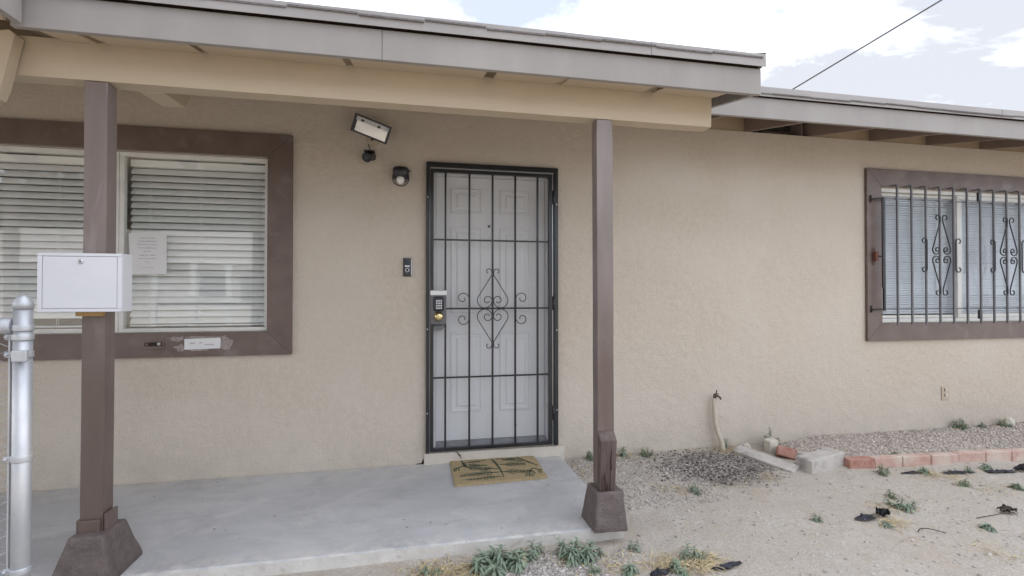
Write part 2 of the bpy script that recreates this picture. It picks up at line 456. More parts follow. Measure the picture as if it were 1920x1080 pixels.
def stucco_wear(m):
    """soil splash along the foot of the wall and faint repaint patches, on top of the stucco colour"""
    nt = m.node_tree
    n, l = nt.nodes, nt.links
    b = n['Principled BSDF']
    src = b.inputs['Base Color'].links[0].from_socket
    geo = n.new('ShaderNodeNewGeometry')
    sep = n.new('ShaderNodeSeparateXYZ')
    l.new(geo.outputs['Position'], sep.inputs['Vector'])
    def nz(scale, st=(1, 1, 1), detail=6):
        mp = n.new('ShaderNodeMapping')
        mp.inputs['Scale'].default_value = st
        l.new(geo.outputs['Position'], mp.inputs['Vector'])
        t = n.new('ShaderNodeTexNoise')
        t.inputs['Scale'].default_value = scale
        t.inputs['Detail'].default_value = detail
        t.inputs['Distortion'].default_value = 0.3
        l.new(mp.outputs['Vector'], t.inputs['Vector'])
        return t.outputs['Fac']
    def mr(v, a, bb, hi=1.0):
        t = n.new('ShaderNodeMapRange')
        t.inputs['From Min'].default_value = a
        t.inputs['From Max'].default_value = bb
        t.inputs['To Max'].default_value = hi
        l.new(v, t.inputs['Value'])
        return t.outputs['Result']
    def mul(u, v):
        t = n.new('ShaderNodeMath'); t.operation = 'MULTIPLY'
        l.new(u, t.inputs[0]); l.new(v, t.inputs[1])
        return t.outputs['Value']
    def mix(f, c1, c2):
        t = n.new('ShaderNodeMixRGB')
        l.new(c1, t.inputs['Color1'])
        t.inputs['Color2'].default_value = (*c2, 1)
        l.new(f, t.inputs['Fac'])
        return t.outputs['Color']
    c = mix(mul(mr(sep.outputs['Z'], 0.30, -0.02), mr(nz(7.0), 0.30, 0.62, 0.85)), src, (0.47, 0.42, 0.355))
    c = mix(mr(nz(2.4, (3.5, 1, 0.35)), 0.60, 0.76, 0.18), c, (0.46, 0.395, 0.32))      # faint runs down the wall
    c = mix(mr(nz(0.9, (1, 1, 1), 3), 0.48, 0.60, 0.35), c, (0.57, 0.510, 0.432))         # repainted patches
    c = mix(mr(nz(150.0, (1, 1, 1), 3), 0.60, 0.70, 0.45), c, (0.36, 0.30, 0.235))        # dark pits of the texture
    l.new(c, b.inputs['Base Color'])
stucco_wear(M['stucco'])

# ------------------------------------------------------------------ builders
ORIGIN = {}
def wloc(o):
    return ORIGIN.get(o.name, Vector((0, 0, 0))) if o is not None else Vector((0, 0, 0))

def link(o, parent=None, world_loc=(0, 0, 0)):
    COL.objects.link(o)
    w = Vector(world_loc)
    ORIGIN[o.name] = w
    if parent is not None:
        o.parent = parent
        o.location = w - wloc(parent)
    else:
        o.location = w
    return o

def tag(o, label=None, cat=None, group=None, kind=None):
    if label: o['label'] = label
    if cat: o['category'] = cat
    if group: o['group'] = group
    if kind: o['kind'] = kind
    return o

def empty(name, loc, parent=None):
    return link(bpy.data.objects.new(name, None), parent, loc)

def mesh_obj(name, verts, faces, mat, parent=None, origin=None, smooth=False, mats=None, fmat=None):
    v = np.array(verts, dtype=float)
    if origin is None:
        origin = (v.min(0) + v.max(0)) / 2
        origin[2] = v[:, 2].min()
    v = v - np.array(origin)
    me = bpy.data.meshes.new(name)
    me.from_pydata(v.tolist(), [], faces)
    for mm in (mats or [mat]):
        me.materials.append(M[mm] if isinstance(mm, str) else mm)
    if fmat is not None:
        me.polygons.foreach_set('material_index', fmat)
    if smooth:
        me.polygons.foreach_set('use_smooth', [True] * len(me.polygons))
    me.update()
    return link(bpy.data.objects.new(name, me), parent, origin)

def bm_obj(name, bm, mat, parent=None, origin=None, smooth=False):
    bmesh.ops.recalc_face_normals(bm, faces=bm.faces[:])
    vs = [v.co.copy() for v in bm.verts]
    if origin is None:
        lo = Vector((min(v.x for v in vs), min(v.y for v in vs), min(v.z for v in vs)))
        hi = Vector((max(v.x for v in vs), max(v.y for v in vs), max(v.z for v in vs)))
        origin = (lo + hi) / 2
        origin.z = lo.z
    for v in bm.verts:
        v.co -= Vector(origin)
    me = bpy.data.meshes.new(name)
    bm.to_mesh(me)
    bm.free()
    me.materials.append(M[mat])
    if smooth:
        me.polygons.foreach_set('use_smooth', [True] * len(me.polygons))
    return link(bpy.data.objects.new(name, me), parent, origin)

BOXF = [(0, 3, 2, 1), (4, 5, 6, 7), (0, 1, 5, 4), (1, 2, 6, 5), (2, 3, 7, 6), (3, 0, 4, 7)]
def hexa(name, c8, mat, parent=None, bevel=0.0, seg=2, rough_edge=0.0):
    """a box from eight corners: bottom four counter-clockwise, then top four"""
    bm = bmesh.new()
    vs = [bm.verts.new(c) for c in c8]
    for f in BOXF:
        bm.faces.new([vs[i] for i in f])
    if bevel > 0:
        bmesh.ops.bevel(bm, geom=bm.edges[:], offset=bevel, segments=seg, affect='EDGES', profile=0.5)
    if rough_edge > 0:
        bmesh.ops.subdivide_edges(bm, edges=bm.edges[:], cuts=2, use_grid_fill=True)
        for v in bm.verts:
            v.co += noise.noise_vector(v.co * 14.0) * rough_edge
    return bm_obj(name, bm, mat, parent)

def box(name, x0, x1, y0, y1, z0, z1, mat, parent=None, bevel=0.0, seg=2, rough_edge=0.0):
    c = [(x0, y0, z0), (x1, y0, z0), (x1, y1, z0), (x0, y1, z0), (x0, y0, z1), (x1, y0, z1), (x1, y1, z1), (x0, y1, z1)]
    return hexa(name, c, mat, parent, bevel, seg, rough_edge)

def tube_geo(pts, r, sides=6, caps=True, taper=None):
    pts = [Vector(p) for p in pts]
    verts, faces = [], []
    up = None
    for i, p in enumerate(pts):
        t = (pts[min(i + 1, len(pts) - 1)] - pts[max(i - 1, 0)]).normalized()
        if up is None:
            a = Vector((0, 0, 1)) if abs(t.z) < 0.9 else Vector((1, 0, 0))
            up = (a - t * a.dot(t)).normalized()
        else:
            up = (up - t * up.dot(t))
            up = up.normalized() if up.length > 1e-6 else Vector((0, 0, 1))
        s = t.cross(up)
        rr = r if taper is None else r * taper[i]
        for k in range(sides):
            an = 2 * math.pi * k / sides + math.pi / sides
            verts.append(tuple(p + up * (math.cos(an) * rr) + s * (math.sin(an) * rr)))
    for i in range(len(pts) - 1):
        for k in range(sides):
            a, b = i * sides + k, i * sides + (k + 1) % sides
            faces.append((a, b, b + sides, a + sides))
    if caps:
        faces.append(tuple(range(sides - 1, -1, -1)))
        faces.append(tuple((len(pts) - 1) * sides + k for k in range(sides)))
    return verts, faces

def tube(name, pts, r, mat, parent=None, sides=6, smooth=True, taper=None):
    v, f = tube_geo(pts, r, sides, True, taper)
    return mesh_obj(name, v, f, mat, parent, smooth=smooth and sides > 4)

def lathe(name, prof, centre, axis, mat, parent=None, sides=20, smooth=True):
    """prof: (radius, distance along the axis)"""
    ax = Vector(axis).normalized()
    a = Vector((0, 0, 1)) if abs(ax.z) < 0.9 else Vector((1, 0, 0))
    u = (a - ax * a.dot(ax)).normalized()
    w = ax.cross(u)
    c = Vector(centre)
    verts, faces = [], []
    for (r, d) in prof:
        for k in range(sides):
            an = 2 * math.pi * k / sides
            verts.append(tuple(c + ax * d + u * (math.cos(an) * r) + w * (math.sin(an) * r)))
    for i in range(len(prof) - 1):
        for k in range(sides):
            x, y = i * sides + k, i * sides + (k + 1) % sides
            faces.append((x, x + sides, y + sides, y))
    faces.append(tuple(range(sides)))
    faces.append(tuple((len(prof) - 1) * sides + k for k in range(sides - 1, -1, -1)))
    o = mesh_obj(name, verts, faces, mat, parent, smooth=False)
    if smooth:
        me = o.data
        me.polygons.foreach_set('use_smooth', [len(p.vertices) == 4 for p in me.polygons])
    return o

def copy_part(src, parent, world_loc, name=None):
    o = src.copy()
    if name: o.name = name
    return link(o, parent, world_loc)

def prism(name, outline_xz, y0, y1, mat, parent=None, bevel=0.0):
    bm = bmesh.new()
    f = [bm.verts.new((x, y0, z)) for x, z in outline_xz]
    b = [bm.verts.new((x, y1, z)) for x, z in outline_xz]
    n = len(f)
    bm.faces.new(f); bm.faces.new(b[::-1])
    for i in range(n):
        bm.faces.new((f[i], b[i], b[(i + 1) % n], f[(i + 1) % n]))
    if bevel > 0:
        bmesh.ops.bevel(bm, geom=bm.edges[:], offset=bevel, segments=2, affect='EDGES', profile=0.5)
    return bm_obj(name, bm, mat, parent)

def prism_x(name, outline_yz, x0, x1, mat, parent=None, bevel=0.0):
    bm = bmesh.new()
    f = [bm.verts.new((x0, y, z)) for y, z in outline_yz]
    b = [bm.verts.new((x1, y, z)) for y, z in outline_yz]
    n = len(f)
    bm.faces.new(f); bm.faces.new(b[::-1])
    for i in range(n):
        bm.faces.new((f[i], b[i], b[(i + 1) % n], f[(i + 1) % n]))
    if bevel > 0:
        bmesh.ops.bevel(bm, geom=bm.edges[:], offset=bevel, segments=2, affect='EDGES', profile=0.5)
    return bm_obj(name, bm, mat, parent)

# ------------------------------------------------------------------ the setting: ground, slab, road
def sm(a, b, x):
    t = min(1.0, max(0.0, (x - a) / (b - a)))
    return t * t * (3 - 2 * t)

def gz(x, y):
    z = -0.028 - 0.036 * sm(0.0, 1.1, -y)
    z += 0.030 * sm(2.9, 3.3, x) * (1 - sm(0.42, 0.56, -y))          # the gravel bed behind the bricks lies higher
    if y > -8 and y < 0.3 and -6 < x < 9:
        z += 0.014 * noise.noise(Vector((x * 1.6, y * 1.6, 3.0))) + 0.006 * noise.noise(Vector((x * 6, y * 6, 9.0)))
        z += 0.0025 * noise.noise(Vector((x * 21, y * 21, 4.0)))
        if y > -1.45 and x < 1.14:                                   # under and along the slab stay clear below its top
            z = min(z, -0.035)
    return z

def axis_pts(lo, hi, a, b, step):
    inner = list(np.arange(a, b + 1e-6, step))
    left, s, v = [], step, a
    while v > lo:
        s *= 1.5; v -= s; left.append(max(v, lo))
    right, s, v = [], step, b
    while v < hi:
        s *= 1.5; v += s; right.append(min(v, hi))
    return left[::-1] + inner + right
gx = axis_pts(-900, 900, -2.2, 6.4, 0.035)
gy = axis_pts(-900, 900, -3.2, 0.06, 0.03)
gv = [(x, y, gz(x, y)) for y in gy for x in gx]
nx = len(gx)
gf = [(j * nx + i, j * nx + i + 1, (j + 1) * nx + i + 1, (j + 1) * nx + i) for j in range(len(gy) - 1) for i in range(nx - 1)]
ground = mesh_obj('ground', gv, gf, 'dirt', None, (0, 0, 0), smooth=True)
tag(ground, 'bare dry dirt yard in front of the house', kind='structure')

slab_v = [(-5.2, -1.13, -0.16), (1.065, -1.13, -0.16), (1.065, 0.0, -0.16), (-5.2, 0.0, -0.16),
          (-5.2, -1.13, 0), (1.065, -1.13, 0), (1.065, 0.0, 0), (-5.2, 0.0, 0)]
bm = bmesh.new()
vs = [bm.verts.new(c) for c in slab_v]
fs = [bm.faces.new([vs[i] for i in f]) for f in BOXF]
bmesh.ops.bevel(bm, geom=[e for e in bm.edges if all(v.co.z > -0.01 for v in e.verts)], offset=0.008, segments=2, affect='EDGES', profile=0.5)
slab = bm_obj('porch_slab', bm, 'slab', None, (0, 0, 0))
slab.data.materials.append(M['slab_edge'])
for p_ in slab.data.polygons:
    if p_.center.z < -0.006 and abs(p_.normal.z) < 0.8:
        p_.material_index = 1
tag(slab, 'grey painted concrete porch slab below the front door', kind='structure')

road = box('road', -80, 80, -15.0, -8.2, -0.30, -0.052, 'asphalt')
tag(road, 'asphalt street in front of the yard', kind='structure')

# ------------------------------------------------------------------ the house
house = empty('house', (0, 0, 0))
tag(house, 'single-storey tan stucco house with brown trim and covered front porch', 'house')

LW = (-3.25, -0.952, 0.950, 2.106)     # left window opening
DW = (0.115, 1.020, 0.082, 2.100)      # door opening
RW = (3.957, 6.00, 0.944, 2.126)       # right window opening
WX0, WX1, WZ0, WZ1 = -5.2, 9.2, -0.25, 2.52
xs = sorted({WX0, WX1, LW[0], LW[1], DW[0], DW[1], RW[0], RW[1]})
zs = sorted({WZ0, WZ1, LW[2], LW[3], DW[2], DW[3], RW[2], RW[3]})
def hole(xa, xb, za, zb):
    cx, cz = (xa + xb) / 2, (za + zb) / 2
    return any(o[0] < cx < o[1] and o[2] < cz < o[3] for o in (LW, DW, RW))
wv, wf, vid = [], [], {}
def V(x, y, z):
    k = (round(x, 4), round(y, 4), round(z, 4))
    if k not in vid:
        vid[k] = len(wv); wv.append(k)
    return vid[k]
TH = 0.16
for i in range(len(xs) - 1):
    for j in range(len(zs) - 1):
        if hole(xs[i], xs[i + 1], zs[j], zs[j + 1]):
            continue
        a, b, c, d = xs[i], xs[i + 1], zs[j], zs[j + 1]
        wf.append((V(a, 0, c), V(b, 0, c), V(b, 0, d), V(a, 0, d)))
        wf.append((V(a, TH, d), V(b, TH, d), V(b, TH, c), V(a, TH, c)))
for (a, b, c, d) in (LW, DW, RW):
    zz = [z for z in zs if c <= z <= d]; xx = [x for x in xs if a <= x <= b]
    for k in range(len(zz) - 1):
        wf.append((V(a, 0, zz[k]), V(a, 0, zz[k + 1]), V(a, TH, zz[k + 1]), V(a, TH, zz[k])))
        wf.append((V(b, 0, zz[k + 1]), V(b, 0, zz[k]), V(b, TH, zz[k]), V(b, TH, zz[k + 1])))
    for k in range(len(xx) - 1):
        wf.append((V(xx[k], 0, c), V(xx[k], TH, c), V(xx[k + 1], TH, c), V(xx[k + 1], 0, c)))
        wf.append((V(xx[k], 0, d), V(xx[k + 1], 0, d), V(xx[k + 1], TH, d), V(xx[k], TH, d)))
mesh_obj('wall', wv, wf, 'stucco', house, (0, 0, 0))
box('wall', WX0, WX0 + 0.15, TH + 0.002, 8.0, WZ0, WZ1, 'stucco', house)
box('wall', WX1 - 0.15, WX1, TH + 0.002, 8.0, WZ0, WZ1, 'stucco', house)
for (a, b_, c, d) in ((WX0, -2.6, WZ0, WZ1), (-2.6, 0.4, WZ0, 0.8), (-2.6, 0.4, 2.15, WZ1), (0.4, 3.4, WZ0, WZ1), (3.4, 6.2, WZ0, 0.8), (3.4, 6.2, 2.15, WZ1), (6.2, WX1, WZ0, WZ1)):  # rear wall; its unseen openings are added to let sun brighten the interior
    box('wall', a, b_, 8.002, 8.15, c, d, 'stucco', house)
box('interior_floor', WX0 + 0.16, WX1 - 0.16, TH + 0.004, 7.99, -0.2, 0.03, 'interior', house)
box('interior_ceiling', WX0 + 0.16, WX1 - 0.16, TH + 0.004, 7.99, 2.46, 2.51, 'interior', house)

# roof: one plane falling towards the yard, pitch 0.212, and its rear half
PITCH = 0.212
def rz(y, off=0.0):          # underside of the rafters at y
    return 2.520 + PITCH * y + off
roof = empty('roof', (1.5, 0, 2.5), house)
RD = 0.140                    # rafter depth
DK = 0.022
PORCH_X0, PORCH_X1 = -1.47, 1.775
YP, YR = -1.290, -0.600       # outer faces of the porch fascia and of the right-hand fascia
def sloped(name, x0, x1, y0, y1, o0, o1, mat, parent, bevel=0.0):
    c = [(x0, y0, rz(y0, o0)), (x1, y0, rz(y0, o0)), (x1, y1, rz(y1, o0)), (x0, y1, rz(y1, o0)),
         (x0, y0, rz(y0, o1)), (x1, y0, rz(y0, o1)), (x1, y1, rz(y1, o1)), (x0, y1, rz(y1, o1))]
    return hexa(name, c, mat, parent, bevel)
sloped('roof_deck', PORCH_X1 + 0.004, 9.7, YR + 0.052, 4.0, RD, RD + DK, 'rafter', roof)
sloped('roof_deck', -5.7, PORCH_X1, YP + 0.052, 4.0, RD, RD + DK, 'rafter', roof)
RIDGE = rz(4.0, RD + DK)
hexa('roof_deck', [(-5.7, 4.002, RIDGE - 0.03), (9.7, 4.002, RIDGE - 0.03), (9.7, 8.7, RIDGE - 0.03 - PITCH * 4.7), (-5.7, 8.7, RIDGE - 0.03 - PITCH * 4.7),
                   (-5.7, 4.002, RIDGE), (9.7, 4.002, RIDGE), (9.7, 8.7, RIDGE - PITCH * 4.7), (-5.7, 8.7, RIDGE - PITCH * 4.7)], 'shingle', roof)
sloped('shingle_field', PORCH_X1 + 0.03, 9.72, YR + 0.20, 4.0, RD + DK + 0.002, RD + DK + 0.014, 'shingle', roof)
sloped('shingle_field', -5.72, PORCH_X1 + 0.028, YR + 0.20, 4.0, RD + DK + 0.002, RD + DK + 0.014, 'shingle', roof)
sloped('shingle_field', PORCH_X0 - 0.1, PORCH_X1, YP + 0.20, YR + 0.198, RD + DK + 0.002, RD + DK + 0.014, 'shingle', roof)

# fascia boards with their metal drip edges
def fascia(x0, x1, y, bot, mid, top, joints):
    cuts = [x0] + joints + [x1]
    for k in range(len(cuts) - 1):
        box('fascia_board', cuts[k] + 0.0008, cuts[k + 1] - 0.0008, y + 0.006, y + 0.032, bot, mid - 0.002, 'fascia', roof, 0.002)
    box('shadow_strip', x0 + 0.002, x1 - 0.002, y + 0.0325, y + 0.050, mid - 0.04, mid + 0.040, 'rot', roof)  # dark strip added to paint the shade line under the drip edge
def drip(x0, x1, y, mid, top, joints):
    cuts = [x0] + joints + [x1]
    for k in range(len(cuts) - 1):
        lap = 0.0018 * (k % 2)
        box('drip_edge', cuts[k] + 0.0004, cuts[k + 1] - 0.0004, y - 0.016 - lap, y - 0.013 - lap, mid, top, 'drip', roof, 0.0008, 1)
        box('drip_flange', cuts[k] + 0.0004, cuts[k + 1] - 0.0004, y - 0.0125 - lap, y + 0.10, top - 0.003, top - 0.0005, 'drip', roof)
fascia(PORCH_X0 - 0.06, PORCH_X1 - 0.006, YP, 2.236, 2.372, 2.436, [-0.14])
drip(PORCH_X0 - 0.06, PORCH_X1 + 0.006, YP, 2.372, 2.437, [1.14])
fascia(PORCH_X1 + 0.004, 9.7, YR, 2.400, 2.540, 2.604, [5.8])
drip(PORCH_X1 + 0.012, 9.72, YR, 2.540, 2.606, [4.4, 7.4])
# rake board on the open right-hand end of the porch roof, its end wrapped by a bent strip of flashing
def slopebox(name, x0, x1, y0, y1, za0, za1, zb0, zb1, mat, parent, bevel=0.0):
    c = [(x0, y0, za0), (x1, y0, za0), (x1, y1, zb0), (x0, y1, zb0), (x0, y0, za1), (x1, y0, za1), (x1, y1, zb1), (x0, y1, zb1)]
    return hexa(name, c, mat, parent, bevel)
slopebox('rake_board', PORCH_X1 - 0.034, PORCH_X1 - 0.008, YP + 0.034, YR + 0.03, 2.242, 2.40, 2.242 + PITCH * 0.66, 2.40 + PITCH * 0.66, 'fascia', roof, 0.002)
slopebox('drip_edge', PORCH_X1 - 0.006, PORCH_X1 + 0.004, YP + 0.006, YR - 0.01, 2.376, 2.436, 2.376 + PITCH * 0.67, 2.436 + PITCH * 0.67, 'drip', roof, 0.001)
hexa('bent_flashing', [(PORCH_X1 - 0.06, YP - 0.010, 2.4375), (PORCH_X1 + 0.018, YP - 0.012, 2.447), (PORCH_X1 + 0.020, YP + 0.05, 2.456), (PORCH_X1 - 0.06, YP + 0.05, 2.450),
                       (PORCH_X1 - 0.06, YP - 0.010, 2.4405), (PORCH_X1 + 0.018, YP - 0.012, 2.450), (PORCH_X1 + 0.020, YP + 0.05, 2.459), (PORCH_X1 - 0.06, YP + 0.05, 2.453)], 'shingle', roof)

# the first course of shingles, each tab its own, uneven along the eave
def shingle_course(x0, x1, y):
    x = x0
    while x < x1 - 0.02:
        w = min(0.305 + rng.uniform(-0.03, 0.03), x1 - x)
        lift = rng.choice([0.0, 0.0, 0.002, 0.004, 0.006])
        over = rng.uniform(0.020, 0.028)
        sag = rng.uniform(-0.002, 0.003)
        y0, y1 = y - over, y + 0.22
        b0 = RD + DK + 0.003 + lift
        c = [(x, y0, rz(y0, b0 + sag)), (x + w - 0.004, y0, rz(y0, b0)), (x + w - 0.004, y1, rz(y1, b0)), (x, y1, rz(y1, b0)),
             (x, y0, rz(y0, b0 + 0.008 + sag)), (x + w - 0.004, y0, rz(y0, b0 + 0.008)), (x + w - 0.004, y1, rz(y1, b0 + 0.016)), (x, y1, rz(y1, b0 + 0.016))]
        hexa('shingle', c, 'shingle', roof)
        x += w
shingle_course(PORCH_X0 + 0.02, PORCH_X1 - 0.01, YP)
shingle_course(PORCH_X1 + 0.02, 7.6, YR)

# rafters and the blocking between them, 61 cm apart
RX = [2.04 + 0.61 * k for k in range(0, 13)]
for k, x in enumerate(RX):
    sloped('rafter', x, x + 0.040, YR + 0.034, 0.10, 0.0, RD - 0.001, 'rafter_brown', roof, 0.002)
    if k < len(RX) - 1:
        if k == 1:      # the missing block leaves a dark vent opening with a loose bit of framing
            box('vent_frame', x + 0.30, x + 0.57, 0.16, 0.19, 2.58, 2.60, 'rafter_brown', roof)
            box('vent_frame', x + 0.555, x + 0.568, 0.03, 0.15, 2.522, 2.652, 'rafter_brown', roof)
        else:
            box('frieze_block', x + 0.042, x + 0.608, 0.010, 0.050, 2.515, 2.656, 'rafter', roof)
box('frieze_block', PORCH_X1 - 0.2, RX[0] - 0.002, 0.010, 0.050, 2.515, 2.656, 'rafter', roof)
for k, x in enumerate([-5.0 + 0.61 * j for j in range(11)]):
    y_out = YP + 0.034
    sloped('rafter', x, x + 0.040, y_out, 0.10, 0.0, RD - 0.001, 'rafter', roof, 0.002)
    box('frieze_block', x + 0.042, x + 0.608, 0.010, 0.050, 2.515, 2.656, 'rafter', roof)
# bits of blocking between beam and fascia, and the dark ends beside the beam's right end
for x in (-1.28, -0.60, 0.06, 0.70, 1.28):
    sloped('soffit_block', x, x + 0.06, YP + 0.036, -1.101, -0.004, 0.04, 'beam', roof, 0.002)
cuts = [-1.46, -1.335, -1.29, -0.93, -0.90, -0.315, -0.28, 0.335, 0.385, 0.70, 0.74, 1.19, 1.25, 1.60]
for k in range(0, len(cuts), 2):
    sloped('soffit_board', cuts[k], cuts[k + 1], YP + 0.035, -1.103, -0.012, -0.006, 'beam', roof)
sloped('lookout', 1.615, 1.64, YP + 0.036, YR + 0.02, 0.02, RD - 0.001, 'rafter_brown', roof)
box('lookout', 1.642, PORCH_X1 - 0.036, -1.00, -0.975, 2.34, 2.43, 'rafter_brown', roof)
# wood block that shows below the beam in front of the left window
hexa('rafter_tail', [(-1.225, -1.015, 2.115), (-1.12, -1.015, 2.115), (-1.12, -0.80, 2.128), (-1.225, -0.80, 2.128),
                     (-1.225, -1.015, 2.30), (-1.12, -1.015, 2.30), (-1.12, -0.60, 2.38), (-1.225, -0.60, 2.38)], 'beam', house, 0.004)

# porch beam, posts and their concrete piers
bm = bmesh.new()
n_seg = 26
prof = [(-1.100, 2.117), (-1.015, 2.117), (-1.015, 2.298), (-1.100, 2.284)]
rings = []
for i in range(n_seg + 1):
    x = -1.75 + 3.351 * i / n_seg
    w_ = 0.004 * noise.noise(Vector((x * 1.7, 0, 5))) + 0.002 * noise.noise(Vector((x * 5, 1, 5)))
    rings.append([bm.verts.new((x + (0.004 if j in (2, 3) and i == n_seg else 0), y + w_, z + w_ * 0.6)) for j, (y, z) in enumerate(prof)])
for i in range(n_seg):
    for j in range(4):
        bm.faces.new((rings[i][j], rings[i][(j + 1) % 4], rings[i + 1][(j + 1) % 4], rings[i + 1][j]))
bm.faces.new(rings[0]); bm.faces.new(rings[-1][::-1])
long_e = [e for e in bm.edges if abs(e.verts[0].co.x - e.verts[1].co.x) > 0.01]
bmesh.ops.bevel(bm, geom=long_e, offset=0.005, segments=2, affect='EDGES', profile=0.5)
bm_obj('porch_beam', bm, 'beam', house)

# the curved cream bracket and the eave of the roof over the drive at the far left
prism('bracket', [(-1.90, 2.09), (-1.80, 1.995), (-1.658, 1.995), (-1.645, 2.04), (-1.628, 2.12), (-1.612, 2.20), (-1.598, 2.262), (-1.62, 2.280), (-1.68, 2.268), (-1.715, 2.225), (-1.730, 2.14), (-1.80, 2.18), (-1.90, 2.21)],
      -1.158, -1.1065, 'beam', house, 0.004)

def porch_post(x0, x1, lean):
    ys = (-1.100, -1.030)
    bm = bmesh.new()
    n = 18
    rings = []
    for i in range(n + 1):
        t = i / n
        z = 0.170 + (2.113 - 0.170) * t
        dx = lean * (1 - t) + 0.0018 * noise.noise(Vector((x0 * 9, z * 3.0, 1)))
        dy = 0.0015 * noise.noise(Vector((x0 * 9, z * 2.5, 7)))
        rings.append([bm.verts.new((x + dx, y + dy, z)) for x, y in ((x0, ys[0]), (x1, ys[0]), (x1, ys[1]), (x0, ys[1]))])
    for i in range(n):
        for j in range(4):
            bm.faces.new((rings[i][j], rings[i][(j + 1) % 4], rings[i + 1][(j + 1) % 4], rings[i + 1][j]))
    bm.faces.new(rings[0][::-1]); bm.faces.new(rings[-1])
    bmesh.ops.bevel(bm, geom=[e for e in bm.edges if abs(e.verts[0].co.z - e.verts[1].co.z) > 0.03], offset=0.005, segments=2, affect='EDGES', profile=0.5)
    return bm_obj('porch_post', bm, 'post', house)
def pier(b, t, post, z0=-0.12, z1=0.19):
    (bx0, bx1, by0, by1), (tx0, tx1, ty0, ty1) = b, t
    bm = bmesh.new()
    lv = [(bx0, bx1, by0, by1, z0), (bx0, bx1, by0, by1, 0.012), (tx0, tx1, ty0, ty1, z1)]
    rings = [[bm.verts.new(c) for c in ((a, c0, z), (b_, c0, z), (b_, c1, z), (a, c1, z))] for (a, b_, c0, c1, z) in lv]
    for i in range(len(rings) - 1):
        for j in range(4):
            bm.faces.new((rings[i][j], rings[i][(j + 1) % 4], rings[i + 1][(j + 1) % 4], rings[i + 1][j]))
    bm.faces.new(rings[0][::-1]); bm.faces.new(rings[-1])
    bmesh.ops.bevel(bm, geom=bm.edges[:], offset=0.009, segments=2, affect='EDGES', profile=0.5)
    bmesh.ops.subdivide_edges(bm, edges=[e for e in bm.edges if e.calc_length() > 0.05], cuts=4, use_grid_fill=True)
    for v in bm.verts:
        v.co += noise.noise_vector(v.co * 16.0) * 0.004 + noise.noise_vector(v.co * 55.0) * 0.0016
    return bm_obj('pier_block', bm, 'pier', post)
lpost = porch_post(-1.383, -1.297, -0.004)
lpost['label'] = 'left brown porch post that carries the mailbox'
pier((-1.452, -1.222, -1.195, -0.945), (-1.402, -1.272, -1.155, -0.985), lpost, 0.006)
box('base_collar', -1.397, -1.382, -1.109, -1.024, 0.185, 0.243, 'post', lpost, 0.003)
box('base_collar', -1.3805, -1.3065, -1.117, -1.1025, 0.185, 0.240, 'post', lpost, 0.003)
box('base_collar', -1.296, -1.284, -1.105, -1.024, 0.185, 0.262, 'post', lpost, 0.003)
rpost = porch_post(0.936, 1.024, 0.004)
rpost['label'] = 'right brown porch post with a rotted patch board at its foot'
pier((0.888, 1.066, -1.190, -0.985), (0.912, 1.055, -1.163, -1.01), rpost, 0.004)
hexa('patch_board', [(0.931, -1.146, 0.192), (1.016, -1.146, 0.192), (1.016, -1.1035, 0.192), (0.931, -1.1035, 0.192),
                     (0.935, -1.146, 0.448), (1.026, -1.146, 0.446), (1.026, -1.1035, 0.488), (0.937, -1.1035, 0.488)], 'scab', rpost, 0.004)
for pts, w in (([(0.962, 0.194), (0.960, 0.225), (0.957, 0.262), (0.959, 0.290)], 0.009), ([(0.973, 0.193), (0.975, 0.215), (0.972, 0.24)], 0.005),
               ([(0.994, 0.30), (0.991, 0.34), (0.995, 0.38), (0.997, 0.405)], 0.006), ([(0.944, 0.193), (0.942, 0.23), (0.945, 0.262)], 0.004), ([(0.985, 0.196), (0.986, 0.25), (0.989, 0.31)], 0.0025)):
    top = pts[-1]
    ol = [(x - w * (1 - 0.85 * i / (len(pts) - 1)) + rng.uniform(-0.002, 0.002), z) for i, (x, z) in enumerate(pts)]
    ol2 = [(x + w * (1 - 0.85 * i / (len(pts) - 1)) + rng.uniform(-0.002, 0.002), z) for i, (x, z) in enumerate(pts)]
    prism('rot_hole', ol + ol2[::-1], -1.1475, -1.140, 'rot', rpost)

# door step
bm = bmesh.new()
hexa('door_step', [(0.072, -0.030, -0.05), (1.10, -0.030, -0.05), (1.10, -0.001, -0.05), (0.072, -0.001, -0.05),
                   (0.072, -0.024, 0.076), (1.10, -0.024, 0.070), (1.10, -0.001, 0.073), (0.072, -0.001, 0.078)], 'step', house, 0.006)
# a crack through the step
prism('step_crack', [(0.300, 0.076), (0.306, 0.076), (0.322, 0.055), (0.330, 0.048), (0.334, 0.028), (0.331, 0.027), (0.326, 0.046), (0.317, 0.052)], -0.0315, -0.026, 'rot', house)
prism('step_crack', [(0.066, 0.030), (0.072, 0.032), (0.0725, -0.002), (0.02, -0.002), (0.02, 0.003), (0.055, 0.006)], -0.0025, 0.0005, 'rot', house)

# ------------------------------------------------------------------ windows
def trim(win, o, w, y0=-0.024):
    x0, x1, z0, z1 = o
    def piece(ol):
        prism('trim_board', ol, y0, -0.0015, 'brown', win, 0.002)
    g = 0.0006
    piece([(x0 - w, z1 + w), (x0 + g, z1 + g), (x1 - g, z1 + g), (x1 + w, z1 + w)][::-1])
    piece([(x0 - w, z0 - w), (x1 + w, z0 - w), (x1 - g, z0 - g), (x0 + g, z0 - g)])
    piece([(x1 + w, z0 - w + 2 * g), (x1 + w, z1 + w - 2 * g), (x1 + g, z1 - g), (x1 + g, z0 + g)])
    piece([(x0 - w, z0 - w + 2 * g), (x0 - g, z0 + g), (x0 - g, z1 - g), (x0 - w, z1 + w - 2 * g)])

